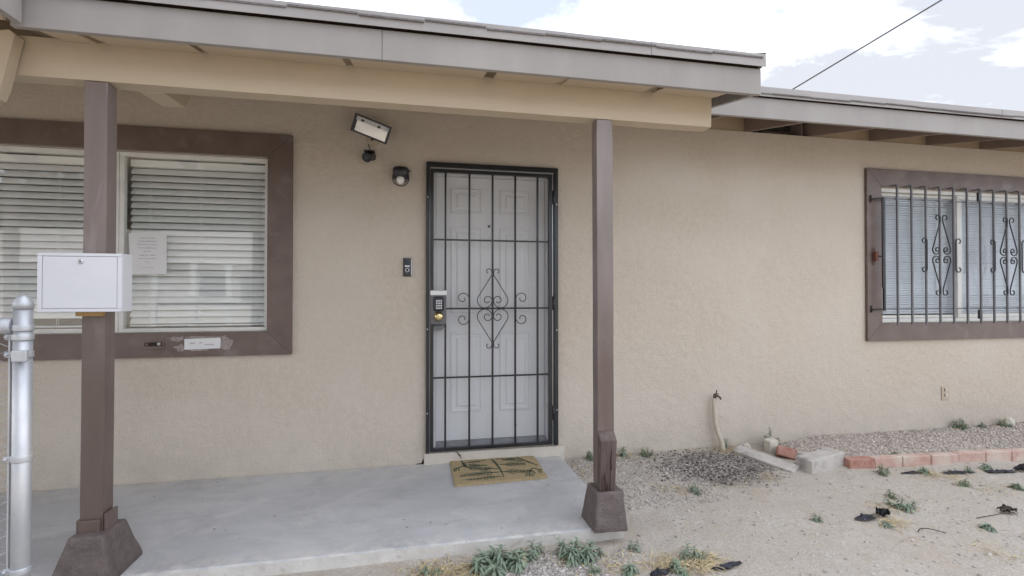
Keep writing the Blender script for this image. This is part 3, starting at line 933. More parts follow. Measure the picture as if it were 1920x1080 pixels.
def sash(win, x0, x1, z0, z1, y0, y1, w, name='frame_rail', mat='white_frame'):
    box(name, x0, x1, y0, y1, z1 - w, z1, mat, win, 0.002)
    box(name, x0, x1, y0, y1, z0, z0 + w, mat, win, 0.002)
    box(name, x0, x0 + w, y0 + 0.0005, y1 - 0.0005, z0 + w, z1 - w, mat, win, 0.002)
    box(name, x1 - w, x1, y0 + 0.0005, y1 - 0.0005, z0 + w, z1 - w, mat, win, 0.002)

lwin = empty('window', (-2.1, 0, LW[2]), house)
lwin['label'] = 'large front window left of the door'
trim(lwin, LW, 0.154, -0.030)
e = 0.002
sash(lwin, LW[0] + e, -1.838, LW[2] + e, LW[3] - e, 0.020, 0.060, 0.030)
sash(lwin, -1.836, LW[1] - e, LW[2] + e, LW[3] - e, 0.020, 0.060, 0.026)
box('pane', LW[0] + 0.034, -1.870, 0.036, 0.040, LW[2] + 0.034, LW[3] - 0.034, 'glass', lwin)
box('pane', -1.809, LW[1] - 0.030, 0.036, 0.040, LW[2] + 0.030, LW[3] - 0.030, 'glass', lwin)
rwin = empty('window', (5.0, 0, RW[2]), house)
rwin['label'] = 'barred window at the right'
trim(rwin, RW, 0.152, -0.026)
sash(rwin, RW[0] + e, RW[1] - e, RW[2] + e, RW[3] - e, 0.012, 0.080, 0.034)
sash(rwin, 3.994, 4.93, RW[2] + 0.038, RW[3] - 0.038, 0.050, 0.074, 0.024, 'sash_rail')
sash(rwin, 4.835, 5.962, RW[2] + 0.038, RW[3] - 0.038, 0.020, 0.046, 0.034, 'sash_rail')
box('pane', 4.020, 4.904, 0.060, 0.064, RW[2] + 0.064, RW[3] - 0.064, 'clear_glass', rwin)
box('pane', 4.871, 5.926, 0.031, 0.035, RW[2] + 0.074, RW[3] - 0.074, 'clear_glass', rwin)

# blinds: real slats on ladder cords
def blind(label, x0, x1, z0, z1, y, pitch, wid, tilt, thick, mat, cords, head=0.045, group=None):
    b = empty('venetian_blind', ((x0 + x1) / 2, y, z0))
    tag(b, label, 'blind', group)
    box('head_rail', x0, x1, y - 0.022, y + 0.022, z1 - head, z1, mat, b, 0.002)
    box('bottom_rail', x0, x1, y - wid * 0.4, y + wid * 0.4, z0, z0 + 0.012, mat, b, 0.002)
    c, s = math.cos(tilt), math.sin(tilt)
    vs, fs = [], []
    hw = wid / 2
    for k, u in enumerate((-1, -0.5, 0, 0.5, 1)):
        h = 0.10 * wid * (1 - u * u)
        for q, t in enumerate((0, thick)):
            # u=-1 is the outer edge (towards the street), hanging lower
            yy = u * hw * c - (h + t) * s
            zz = u * hw * s + (h + t) * c
            vs += [(-(x1 - x0) / 2, yy, zz), ((x1 - x0) / 2, yy, zz)]
    for k in range(4):
        a = k * 4
        fs += [(a + 2, a + 3, a + 7, a + 6), (a + 1, a, a + 4, a + 5)]
    fs += [(0, 1, 3, 2), (17, 16, 18, 19), (1, 5, 7, 3), (5, 9, 11, 7), (9, 13, 15, 11), (13, 17, 19, 15), (4, 0, 2, 6), (8, 4, 6, 10), (12, 8, 10, 14), (16, 12, 14, 18)]
    z = z1 - head - pitch * 0.62
    first = None
    while z > z0 + 0.012 + pitch * 0.55:
        if first is None:
            first = mesh_obj('slat', [(v[0] + (x0 + x1) / 2, v[1] + y, v[2] + z) for v in vs], fs, mat, b, ((x0 + x1) / 2, y, z))
        else:
            o = copy_part(first, b, ((x0 + x1) / 2, y, z + rng.uniform(-0.0008, 0.0008)))
            o.rotation_euler = (rng.uniform(-0.03, 0.03), rng.uniform(-0.0006, 0.0006), 0)
        z -= pitch
    for cx in cords:
        for dx in (-0.006, 0.006) if wid > 0.04 else (0.0,):
            v, f = tube_geo([(cx + dx, y - hw - 0.002, z1 - head), (cx + dx, y - hw - 0.003, z0 + 0.01)], 0.0012, 4)
            mesh_obj('ladder_cord', v, f, mat, b)
    return b
GB = 'wide-slat blinds in the front window'
blind('wide-slat white blind behind the right pane of the front window', -1.806, -0.982, 0.985, 2.074, 0.105, 0.0445, 0.050, R(54), 0.003, 'blind', (-1.688, -1.386, -1.045), group=GB)
blind('wide-slat white blind behind the left pane of the front window', -3.20, -1.872, 0.985, 2.070, 0.105, 0.0445, 0.050, R(54), 0.003, 'blind', (-3.0, -2.64, -2.20, -1.96), group=GB)
GM = 'mini blinds in the barred window'
blind('white mini blind in the left half of the barred window', 4.002, 4.90, 0.985, 2.088, 0.106, 0.0212, 0.025, R(56), 0.0006, 'mini_blind', (4.10, 4.22, 4.45, 4.68, 4.82), 0.030, group=GM)
blind('white mini blind in the right half of the barred window', 4.925, 5.955, 0.985, 2.088, 0.106, 0.0212, 0.025, R(56), 0.0006, 'mini_blind', (5.03, 5.28, 5.55, 5.84), 0.030, group=GM)

# paper notice taped inside the front window
nt_ = empty('paper_notice', (-1.68, 0.030, 1.32))
tag(nt_, 'white printed notice taped to the front window beside the mailbox', 'notice')
hexa('sheet', [(-1.778, 0.0345, 1.322), (-1.571, 0.0345, 1.326), (-1.571, 0.0352, 1.326), (-1.778, 0.0352, 1.322),
               (-1.789, 0.0345, 1.588), (-1.571, 0.0345, 1.592), (-1.571, 0.0352, 1.592), (-1.789, 0.0352, 1.588)], 'paper', nt_)
rows = [(0.43, 0.72, 0.34), (0.43, 0.63, 0.40), (0.44, 0.63, 0.42), (0.44, 0.65, 0.40), (0.43, 0.66, 0.17), (0.43, 0.67, 0.37), (0.43, 0.60, 0.41), (0.43, 0.0, 0.09)]
zz = 1.556
for i, (cx, _, hw) in enumerate(rows):          # word-like runs of small print, too small in the photograph to read
    x = -1.683 - hw * 0.205 * 0.62
    end = -1.683 + hw * 0.205 * 0.62
    v, f = [], []
    while x < end:
        wl_ = rng.uniform(0.006, 0.018)
        xe = min(x + wl_, end)
        a = len(v)
        hgt = rng.choice((0.0045, 0.0055, 0.0065))
        v += [(x, 0.0342, zz), (xe, 0.0342, zz), (xe, 0.0342, zz + hgt), (x, 0.0342, zz + hgt)]
        f.append((a, a + 1, a + 2, a + 3))
        x = xe + rng.uniform(0.002, 0.004)
    mesh_obj('print_line', v, f, 'ink', nt_)
    zz -= 0.0215 if i != 4 else 0.0255
mesh_obj('print_line', [(-1.715, 0.0342, 1.366), (-1.645, 0.0342, 1.366), (-1.645, 0.0342, 1.3685), (-1.715, 0.0342, 1.3685)], [(0, 1, 2, 3)], 'ink', nt_)

# sticker and old latch plate on the lower trim board of the front window
stk = empty('sticker', (-1.33, -0.03, 0.84))
tag(stk, 'faded white sticker with torn tape on the brown sill of the front window', 'sticker')
hexa('label_paper', [(-1.437, -0.0322, 0.842), (-1.228, -0.0322, 0.846), (-1.228, -0.0306, 0.846), (-1.437, -0.0306, 0.842),
                     (-1.437, -0.0322, 0.910), (-1.226, -0.0322, 0.915), (-1.226, -0.0306, 0.915), (-1.437, -0.0306, 0.910)], 'paper', stk)
def ragged(cx, cz, rx, rz_, n, y0, y1, jit, name, mat, par):
    ol = []
    for k in range(n):
        a = 2 * math.pi * k / n
        q = 1 + rng.uniform(-jit, jit)
        ol.append((cx + math.cos(a) * rx * q, cz + math.sin(a) * rz_ * q))
    return prism(name, ol, y0, y1, mat, par)
ragged(-1.195, 0.880, 0.042, 0.042, 15, -0.0312, -0.0303, 0.32, 'tape_scrap', 'tape', stk)
ragged(-1.480, 0.912, 0.050, 0.016, 13, -0.0312, -0.0303, 0.35, 'tape_scrap', 'tape', stk)
ragged(-1.462, 0.852, 0.034, 0.022, 13, -0.0313, -0.0304, 0.35, 'tape_scrap', 'tape', stk)
ragged(-1.360, 0.840, 0.060, 0.009, 13, -0.0311, -0.0302, 0.3, 'tape_scrap', 'tape', stk)
ragged(-1.330, 0.920, 0.100, 0.007, 17, -0.0311, -0.0302, 0.3, 'tape_scrap', 'tape', stk)
for (a, b, z) in ((-1.405, -1.375, 0.878), (-1.35, -1.335, 0.880), (-1.32, -1.265, 0.868)):
    mesh_obj('print_line', [(a, -0.0325, z), (b, -0.0325, z), (b, -0.0325, z + 0.008), (a, -0.0325, z + 0.008)], [(0, 1, 2, 3)], 'ink', stk)
lat = empty('latch_plate', (-1.605, -0.03, 0.845))
tag(lat, 'small dark painted-over latch plate on the brown sill of the front window', 'latch')
box('plate', -1.668, -1.552, -0.036, -0.0305, 0.846, 0.902, 'brown', lat, 0.003)
box('slot', -1.660, -1.562, -0.038, -0.0362, 0.868, 0.892, 'rot', lat, 0.002)
lathe('screw', [(0.008, 0), (0.008, 0.004), (0.004, 0.006)], (-1.645, -0.038, 0.880), (0, -1, 0), 'brown', lat, 10)
lathe('screw', [(0.010, 0), (0.010, 0.005), (0.005, 0.007)], (-1.578, -0.038, 0.882), (0, -1, 0), 'galv', lat, 10)

# ------------------------------------------------------------------ front door (a part of the house)
fd = empty('front_door', (0.57, 0.08, 0.09), house)
fd['label'] = 'white six-panel front door behind the bars'
Y_D = 0.085
box('door_leaf', DW[0] + 0.045, DW[1] - 0.045, Y_D, Y_D + 0.045, DW[2] + 0.045, DW[3] - 0.045, 'door_white', fd)
for (a, b, c, d) in ((DW[0], DW[0] + 0.040, DW[2], DW[3]), (DW[1] - 0.040, DW[1], DW[2], DW[3])):
    box('door_jamb', a + 0.001, b, 0.03, 0.135, c + 0.001, d - 0.001, 'door_white', fd, 0.002)
box('door_jamb', DW[0] + 0.042, DW[1] - 0.042, 0.03, 0.135, DW[3] - 0.042, DW[3] - 0.001, 'door_white', fd, 0.002)
hexa('threshold', [(DW[0] + 0.042, 0.0, DW[2] + 0.001), (DW[1] - 0.042, 0.0, DW[2] + 0.001), (DW[1] - 0.042, 0.135, DW[2] + 0.001), (DW[0] + 0.042, 0.135, DW[2] + 0.001),
                   (DW[0] + 0.042, 0.0, DW[2] + 0.012), (DW[1] - 0.042, 0.0, DW[2] + 0.012), (DW[1] - 0.042, 0.08, DW[2] + 0.042), (DW[0] + 0.042, 0.08, DW[2] + 0.042)], 'grey_metal', fd)
def door_panel(x0, x1, z0, z1):
    bm = bmesh.new()
    m_, y = 0.020, Y_D
    rings = []
    for (ins, dy) in ((0.0, -0.0008), (0.004, -0.010), (0.014, -0.010), (0.020, -0.0025), (0.040, -0.0030), (0.052, -0.011)):
        rings.append([bm.verts.new(c) for c in ((x0 + ins, y + dy, z0 + ins), (x1 - ins, y + dy, z0 + ins), (x1 - ins, y + dy, z1 - ins), (x0 + ins, y + dy, z1 - ins))])
    for i in range(len(rings) - 1):
        for j in range(4):
            bm.faces.new((rings[i][j], rings[i][(j + 1) % 4], rings[i + 1][(j + 1) % 4], rings[i + 1][j]))
    bm.faces.new(rings[-1])
    return bm_obj('door_panel', bm, 'door_white', fd)
for (a, b) in ((0.265, 0.500), (0.630, 0.865)):
    door_panel(a, b, 1.790, 1.975)
    door_panel(a, b, 1.060, 1.690)
    door_panel(a, b, 0.330, 0.915)
lathe('peephole', [(0.010, 0), (0.010, 0.006), (0.006, 0.008)], (0.548, Y_D - 0.002, 1.700), (0, -1, 0), 'scroll_metal', fd, 12)

# ------------------------------------------------------------------ barred security door
sd = empty('security_door', (0.567, -0.02, 0.08))
tag(sd, 'black barred steel security door with scrollwork over the white front door', 'security door')
FX0, FX1, FZ0, FZ1 = 0.084, 1.049, 0.080, 2.130
box('outer_frame', FX0, FX0 + 0.024, -0.036, -0.0015, FZ0, FZ1 - 0.034, 'black_metal', sd, 0.002)
box('outer_frame', FX1 - 0.030, FX1, -0.036, -0.0015, FZ0, FZ1 - 0.034, 'black_metal', sd, 0.002)
box('outer_frame', FX0, FX1, -0.037, -0.0015, FZ1 - 0.033, FZ1, 'black_metal', sd, 0.002)
LX0, LX1, LZ0, LZ1 = 0.112, 1.004, 0.090, 2.082
box('weather_strip', FX0 + 0.0245, LX0 - 0.0005, -0.022, -0.010, FZ0 + 0.002, LZ1 + 0.004, 'silver', sd)
box('weather_strip', LX1 + 0.001, LX1 + 0.008, -0.022, -0.010, FZ0 + 0.002, LZ1 + 0.004, 'silver', sd)
box('weather_strip', FX0 + 0.026, FX1 - 0.032, -0.026, -0.012, LZ1 + 0.005, LZ1 + 0.012, 'silver', sd)
ST = 0.024
box('stile', LX0, LX0 + ST, -0.040, -0.014, LZ0, LZ1, 'black_metal', sd, 0.002)
box('stile', LX1 - ST - 0.004, LX1, -0.040, -0.014, LZ0, LZ1, 'black_metal', sd, 0.002)
box('rail', LX0 + ST + 0.0005, LX1 - ST - 0.0045, -0.0395, -0.0145, LZ1 - ST, LZ1, 'black_metal', sd, 0.002)
box('rail', LX0 + ST + 0.0005, LX1 - ST - 0.0045, -0.0395, -0.0145, LZ0, LZ0 + ST, 'black_metal', sd, 0.002)
BAR = 0.0068
for x in (0.219, 0.389, 0.557, 0.724, 0.892):
    box('bar', x - BAR, x + BAR, -0.036, -0.0225, LZ0 + ST + 0.0005, LZ1 - ST - 0.0005, 'black_metal', sd, 0.0012, 1)
for z, xa in ((1.583, LX0 + ST), (1.093, 0.226), (0.604, LX0 + ST)):
    box('crossbar', xa + 0.001, LX1 - ST - 0.005, -0.0222, -0.0145, z - 0.006, z + 0.006, 'black_metal', sd, 0.001, 1)

def arc(cx, cz, r0, r1, a0, a1, n):
    out = []
    for i in range(n + 1):
        t = i / n
        a = R(a0 + (a1 - a0) * t)
        r = r0 + (r1 - r0) * t
        out.append((cx + math.cos(a) * r, cz + math.sin(a) * r))
    return out
def flat_scroll(name, pts, y, r, mat, par):
    tube(name, [(x, y, z) for x, z in pts], r, mat, par, 6)
def teardrop(cx, zmid, half_w, length, eye, y, r, mat, par):
    for sx in (-1, 1):
        for sz in (-1, 1):
            c1 = arc(0.030, length - 0.024, 0.012, 0.022, -70, 180, 14)                     # curl at the tip
            ex, ez = half_w - eye, eye + 0.004
            body = [(0.007, length - 0.050)]
            big = arc(ex, ez, eye, eye * 0.98, 24, -180, 18)                                # belly, turning in
            inner = arc(ex - eye * 0.98 + eye * 0.62, ez, eye * 0.62, eye * 0.25, 180, -160, 16)
            pts = c1 + body + big + inner
            flat_scroll(name_scroll, [(cx + sx * a, zmid + sz * b) for a, b in pts], y, r, mat, par)
name_scroll = 'scroll'
teardrop(0.557, 1.093, 0.112, 0.290, 0.054, -0.0405, 0.0036, 'scroll_metal', sd)
for bx, sx in ((0.389, -1), (0.724, 1)):
    top = arc(0.044, 0.0, 0.044, 0.014, 180, -200, 22)
    pts = [(bx + sx * (0.004 + a), 1.166 + b) for a, b in top][::-1] + [(bx + sx * (0.004 + a), 1.018 - b) for a, b in top]
    flat_scroll('scroll', pts, -0.0405, 0.0036, 'scroll_metal', sd)
def screen_mat():
    m, nt, b = new_mat('insect_screen')
    n, l = nt.nodes, nt.links
    b.inputs['Base Color'].default_value = (0.46, 0.47, 0.49, 1)
    b.inputs['Roughness'].default_value = 0.6
    tr = n.new('ShaderNodeBsdfTransparent')
    mx = n.new('ShaderNodeMixShader')
    mx.inputs['Fac'].default_value = 0.20
    l.new(tr.outputs['BSDF'], mx.inputs[1])
    l.new(b.outputs['BSDF'], mx.inputs[2])
    l.new(mx.outputs['Shader'], n['Material Output'].inputs['Surface'])
    return m
M['screen'] = screen_mat()
mesh_obj('screen_mesh', [(LX0 + 0.01, -0.0125, LZ0 + 0.01), (LX1 - 0.01, -0.0125, LZ0 + 0.01), (LX1 - 0.01, -0.0125, LZ1 - 0.01), (LX0 + 0.01, -0.0125, LZ1 - 0.01)], [(0, 1, 2, 3)], 'screen', sd)
# lock stile: steel plate, keypad deadbolt, brass knob, latch guard
box('lock_plate', LX0 + 0.002, 0.2255, -0.0445, -0.0405, 0.985, 1.190, 'grey_metal', sd, 0.001)
hood = box('latch_hood', 0.112, 0.226, -0.062, -0.0450, 1.186, 1.224, 'silver', sd, 0.005)
kp = box('keypad', 0.136, 0.208, -0.066, -0.0450, 1.078, 1.176, 'black_plastic', sd, 0.012, 3)
for i in range(4):
    for j in range(3):
        box('key', 0.152 + j * 0.015, 0.163 + j * 0.015, -0.0685, -0.0662, 1.092 + i * 0.017, 1.104 + i * 0.017, 'galv', kp, 0.001, 1)
lathe('knob', [(0.034, 0), (0.034, 0.004), (0.014, 0.008), (0.012, 0.022), (0.024, 0.030), (0.030, 0.040), (0.028, 0.050), (0.016, 0.057), (0.004, 0.058)], (0.171, -0.0447, 1.040), (0, -1, 0), 'brass', sd, 24)
prism('drip_guard', [(0.130, 0.975), (0.222, 0.977), (0.222, 0.984), (0.130, 0.984)], -0.058, -0.0447, 'black_metal', sd)
prism('guard_tab', arc(0.176, 0.974, 0.036, 0.036, 180, 360, 12), -0.047, -0.0412, 'grey_metal', sd)
for z in (1.86, 1.08, 0.27):
    lathe('hinge', [(0.008, 0), (0.008, 0.10)], (LX1 + 0.008, -0.042, z), (0, 0, 1), 'black_metal', sd, 10)
for z in (1.88, 0.95, 0.36):
    lathe('screw', [(0.006, 0), (0.004, 0.003)], (FX0 + 0.010, -0.0362, z), (0, -1, 0), 'silver', sd, 8)
    lathe('screw', [(0.006, 0), (0.004, 0.003)], (FX1 - 0.012, -0.0362, z - 0.02), (0, -1, 0), 'silver', sd, 8)
for x, z in ((0.557, 0.35), (0.557, 1.78), (0.724, 0.25)):
    lathe('weld_knob', [(0.009, 0), (0.009, 0.004), (0.004, 0.006)], (x, -0.0362, z), (0, -1, 0), 'black_metal', sd, 8)

# ------------------------------------------------------------------ window grille
wg = empty('window_grille', (4.9, -0.07, 0.94))
tag(wg, 'grey steel bar grille with black scrolls over the right window', 'window grille')
YG = -0.075
gbars = [4.060 + 0.1506 * k for k in range(13)]
for x in gbars:
    if x > 5.98:
        break
    zt = 2.128
    pts = [(x, -0.030, zt + 0.004), (x, YG + 0.012, zt + 0.006), (x, YG, zt - 0.010)] + [(x, YG, zt - 0.05), (x, YG, 1.0), (x, YG, 0.932)]
    v, f = tube_geo(pts, 0.0092, 4)
    mesh_obj('bar', v, f, 'grey_metal', wg)
for z in (2.012, 1.067):
    box('crossbar', 3.924, 5.99, YG + 0.0102, YG + 0.018, z - 0.006, z + 0.006, 'grey_metal', wg)
box('release_stile', 3.912, 3.930, YG - 0.008, YG + 0.009, 1.052, 2.020, 'black_metal', wg, 0.002)
box('release_stile', 3.902, 3.9115, YG - 0.006, YG + 0.006, 1.25, 2.020, 'black_metal', wg, 0.002)
for z in (2.012, 1.067):
    tube('standoff', [(3.908, YG, z), (3.85, -0.055, z - 0.004), (3.836, -0.030, z - 0.006)], 0.0065, 'black_metal', wg, 6)
    tube('standoff', [(3.836, -0.033, z - 0.03), (3.836, -0.035, z + 0.03)], 0.006, 'black_metal', wg, 6)
    box('hinge_block', 4.932, 4.957, YG - 0.012, YG + 0.008, z + (0.012 if z > 1.5 else -0.092), z + (0.090 if z > 1.5 else -0.012), 'black_metal', wg, 0.002)
box('latch', 3.852, 3.884, -0.062, -0.028, 1.478, 1.558, 'rust', wg, 0.003)
tube('latch', [(3.884, -0.05, 1.516), (3.902, YG, 1.516)], 0.008, 'black_metal', wg, 6)
tube('latch_loop', [(3.862 + 0.012 * math.cos(a), -0.032, 1.568 + 0.022 * math.sin(a)) for a in np.linspace(-0.3, 3.4, 9)], 0.0022, 'rust', wg, 5)
tube('latch_loop', [(3.862 + 0.012 * math.cos(a), -0.032, 1.468 - 0.022 * math.sin(a)) for a in np.linspace(-0.3, 3.4, 9)], 0.0022, 'rust', wg, 5)
for c in (3, 8):
    cx = gbars[c]
    for sx in (-1, 1):
        for sz in (-1, 1):
            tip = arc(0.040, 0.325, 0.016, 0.028, -80, 180, 14)
            belly = arc(0.060, 0.046, 0.038, 0.037, 14, -180, 14)
            inn = arc(0.047, 0.046, 0.024, 0.010, 180, -150, 14)
            pts = tip + [(0.014, 0.295)] + belly + inn
            flat_scroll('scroll', [(cx + sx * a, 1.534 + sz * b) for a, b in pts], YG - 0.014, 0.0052, 'black_metal', wg)
    for bx, sx in ((gbars[c - 1], -1), (gbars[c + 1], 1)):
        hook = arc(0.036, 0.0, 0.030, 0.014, 180, -80, 14)
        pts = [(bx + sx * (0.000 + a), 1.655 + b) for a, b in hook][::-1] + [(bx + sx * (0.000 + a), 1.412 - b) for a, b in hook]
        flat_scroll('scroll', pts, YG - 0.014, 0.0052, 'black_metal', wg)

# ------------------------------------------------------------------ things on the wall
# flood light, rolled clockwise and aimed down
fl = empty('flood_light', (-0.275, -0.02, 2.31))
tag(fl, 'tilted rectangular flood light with pale lens under the porch beam', 'flood light')
Mx = Matrix.Translation((-0.278, -0.125, 2.305)) @ Euler((0, R(19.5), 0)).to_matrix().to_4x4() @ Euler((R(18), 0, 0)).to_matrix().to_4x4()
def local_box(name, x0, x1, y0, y1, z0, z1, mat, par, bev=0.0, taper=1.0):
    c = []
    for z in (z0, z1):
        for (x, y) in ((x0, y0), (x1, y0), (x1, y1), (x0, y1)):
            k = taper if y == y1 else 1.0
            zc = (z0 + z1) / 2
            c.append(tuple(Mx @ Vector((x * k, y, zc + (z - zc) * k))))
    return hexa(name, c, mat, par, bev)
local_box('housing', -0.119, 0.119, -0.018, 0.060, -0.056, 0.056, 'black_plastic', fl, 0.004, 0.72)
for (a, b, c, d) in ((-0.124, 0.124, 0.050, 0.060), (-0.124, 0.124, -0.060, -0.050), (-0.124, -0.112, -0.0495, 0.0495), (0.112, 0.124, -0.0495, 0.0495)):
    local_box('rim', a, b, -0.030, -0.0185, c, d, 'scroll_metal', fl, 0.002)
local_box('reflector', -0.100, 0.106, -0.0225, -0.0190, -0.048, 0.020, 'reflector', fl)
local_box('reflector', -0.108, 0.110, -0.0222, -0.0188, 0.0205, 0.047, 'galv', fl)
local_box('lens', -0.1115, 0.1115, -0.0275, -0.0255, -0.0494, 0.0494, 'lamp_glass', fl)
for x in (-0.066, 0.044):
    local_box('bulb_holder', x - 0.010, x + 0.010, -0.0252, -0.0228, 0.022, 0.036, 'black_plastic', fl)
tube('bracket', [tuple(Mx @ Vector((0, 0.055, -0.01))), (-0.285, -0.035, 2.27), (-0.285, -0.002, 2.262)], 0.010, 'scroll_metal', fl, 8)
lathe('mount_plate', [(0.040, 0), (0.040, 0.010), (0.030, 0.018)], (-0.285, -0.001, 2.262), (0, -1, 0), 'beam', fl, 18)
tube('wire', [(-0.31, -0.012, 2.235), (-0.305, -0.03, 2.215), (-0.297, -0.035, 2.19)], 0.003, 'rubber', fl, 5)

cm = empty('security_camera', (-0.305, -0.01, 2.13))
tag(cm, 'small black security camera below the flood light', 'security camera')
lathe('mount_base', [(0.028, 0), (0.028, 0.008), (0.018, 0.014)], (-0.288, -0.001, 2.150), (0, -1, 0), 'black_plastic', cm, 14)
tube('arm', [(-0.288, -0.012, 2.150), (-0.295, -0.045, 2.155), (-0.300, -0.06, 2.145)], 0.008, 'black_plastic', cm, 8)
lathe('camera_body', [(0.022, 0), (0.030, 0.006), (0.032, 0.05), (0.034, 0.072), (0.030, 0.074)], (-0.288, -0.045, 2.152), (-0.35, -0.75, -0.46), 'black_plastic', cm, 16)
lathe('camera_lens', [(0.018, 0), (0.016, 0.004), (0.008, 0.005)], (-0.288 - 0.35 * 0.0775, -0.045 - 0.75 * 0.0775, 2.152 - 0.46 * 0.0775), (-0.35, -0.75, -0.46), 'far_glass', cm, 14)
box('sun_hood', -0.335, -0.262, -0.095, -0.035, 2.166, 2.172, 'black_plastic', cm, 0.002)

jl = empty('porch_light', (-0.092, -0.01, 1.95))
tag(jl, 'small black porch light with white bulb left of the door', 'porch light')
lathe('wall_plate', [(0.050, 0), (0.050, 0.010), (0.040, 0.016)], (-0.090, -0.001, 2.022), (0, -1, 0), 'black_plastic', jl, 20)
lathe('cap', [(0.040, 0), (0.054, 0.006), (0.055, 0.058), (0.050, 0.072), (0.020, 0.078)], (-0.090, -0.062, 1.996), (0, 0, 1), 'black_plastic', jl, 24)
box('side_screw', -0.036, -0.022, -0.066, -0.058, 2.044, 2.054, 'black_plastic', jl, 0.002)
lathe('bulb', [(0.013, 0.062), (0.014, 0.046), (0.022, 0.028), (0.0275, 0.008), (0.026, -0.008), (0.016, -0.020), (0.004, -0.024)], (-0.092, -0.082, 1.976), (0, 0, 1), 'bulb', jl, 20)
lathe('globe', [(0.052, 0.0), (0.053, -0.016), (0.046, -0.036), (0.030, -0.050), (0.006, -0.055)], (-0.090, -0.062, 1.998), (0, 0, 1), 'lamp_glass', jl, 24)
tube('globe_rim', [(-0.090 + 0.055 * math.cos(a), -0.062, 1.998 + 0.055 * math.sin(a)) for a in np.linspace(math.pi, 2 * math.pi, 20)], 0.004, 'black_plastic', jl, 6)
box('cheek', -0.148, -0.118, -0.070, -0.050, 1.990, 2.02, 'black_plastic', jl, 0.004)
box('cheek', -0.062, -0.032, -0.070, -0.050, 1.990, 2.02, 'black_plastic', jl, 0.004)

db = empty('doorbell', (-0.042, -0.01, 1.32))
tag(db, 'dark video doorbell with a round button beside the door', 'doorbell')
box('back_plate', -0.074, -0.010, -0.010, -0.0012, 1.321, 1.449, 'black_plastic', db, 0.002)
box('face', -0.066, -0.020, -0.026, -0.0102, 1.323, 1.447, 'scroll_metal', db, 0.004)
box('side_strip', -0.0195, -0.0115, -0.020, -0.0103, 1.323, 1.447, 'galv', db, 0.001)
lathe('camera_lens', [(0.016, 0), (0.015, 0.003), (0.006, 0.005)], (-0.046, -0.0262, 1.417), (0, -1, 0), 'far_glass', db, 16)
box('light_bar', -0.062, -0.028, -0.0285, -0.0262, 1.386, 1.397, 'white_metal', db, 0.001, 1)
lathe('button', [(0.015, 0), (0.015, 0.003), (0.010, 0.004)], (-0.045, -0.0262, 1.364), (0, -1, 0), 'silver', db, 18)
lathe('button_centre', [(0.0095, 0), (0.0095, 0.0015)], (-0.045, -0.0303, 1.364), (0, -1, 0), 'black_plastic', db, 16)

ol_ = empty('wall_outlet', (4.648, -0.005, 0.26))
tag(ol_, 'tan painted wall outlet low on the stucco below the barred window', 'outlet')
box('cover_plate', 4.610, 4.690, -0.008, -0.0012, 0.256, 0.372, 'beam', ol_, 0.002)
for z in (0.278, 0.325):
    box('socket', 4.630, 4.674, -0.012, -0.0082, z, z + 0.034, 'stone', ol_, 0.004)
    box('slot', 4.632, 4.640, -0.0135, -0.0122, z + 0.004, z + 0.030, 'rot', ol_)

# tap on a bent, wrapped standpipe
tp = empty('standpipe', (2.38, -0.05, -0.06))
tag(tp, 'bent cream wrapped water pipe with a tap against the stucco wall', 'standpipe')
tube('pipe', [(2.392, -0.075, -0.10), (2.386, -0.070, -0.03), (2.374, -0.062, 0.035), (2.350, -0.055, 0.10), (2.332, -0.050, 0.17), (2.326, -0.048, 0.25), (2.328, -0.047, 0.375)],
     0.0185, 'pipe_wrap', tp, 12, taper=[1.25, 1.15, 1.0, 0.98, 0.95, 0.97, 1.0])
lathe('tap_body', [(0.012, 0), (0.014, 0.015), (0.011, 0.034), (0.006, 0.038)], (2.330, -0.047, 0.372), (0, 0, 1), 'scab', tp, 12)
tube('spout', [(2.330, -0.050, 0.394), (2.340, -0.072, 0.396), (2.348, -0.088, 0.388), (2.350, -0.094, 0.372)], 0.0075, 'scab', tp, 8)
tube('handle', [(2.336, -0.055, 0.408), (2.338, -0.060, 0.440)], 0.004, 'rot', tp, 6)
tube('handle', [(2.316, -0.060, 0.412), (2.352, -0.064, 0.409)], 0.005, 'scab', tp, 6)

# ------------------------------------------------------------------ mailbox on the left post
mb = empty('mailbox', (-1.346, -1.14, 1.12))
tag(mb, 'white metal locking mailbox mounted on the left porch post', 'mailbox')
MXa, MXb, MZa, MZb, MYf, MYb = -1.498, -1.196, 1.126, 1.369, -1.176, -1.1035
box('box_body', MXa, MXb, MYf, MYb, MZa, MZb, 'white_metal', mb, 0.003)
for (a, b, c, d) in ((MXa + 0.0006, MXb - 0.0006, MZb - 0.013, MZb - 0.0006), (MXa + 0.0006, MXb - 0.0006, MZa + 0.0006, MZa + 0.013),
                     (MXa + 0.0006, MXa + 0.0165, MZa + 0.0135, MZb - 0.0135), (MXb - 0.0165, MXb - 0.0006, MZa + 0.0135, MZb - 0.0135)):
    box('front_rim', a, b, MYf - 0.006, MYf + 0.0005, c, d, 'white_metal', mb, 0.0015)
box('box_door', MXa + 0.0185, MXb - 0.0185, MYf - 0.0050, MYf - 0.0006, MZa + 0.0155, MZb - 0.0150, 'white_metal', mb, 0.0015)
lk = lathe('lock', [(0.0105, 0), (0.0105, 0.003), (0.007, 0.005)], (-1.345, MYf - 0.0049, 1.334), (0, -1, 0), 'silver', mb, 18)
lathe('key_slot', [(0.0035, 0), (0.0035, 0.0012)], (-1.345, MYf - 0.0098, 1.334), (0, -1, 0), 'black_plastic', mb, 10)
cl = box('wood_cleat', -1.395, -1.297, -1.128, -1.1035, 1.106, 1.1255, 'plywood', None, 0.002)
tag(cl, 'strip of bare yellow wood under the mailbox on the post', 'cleat')

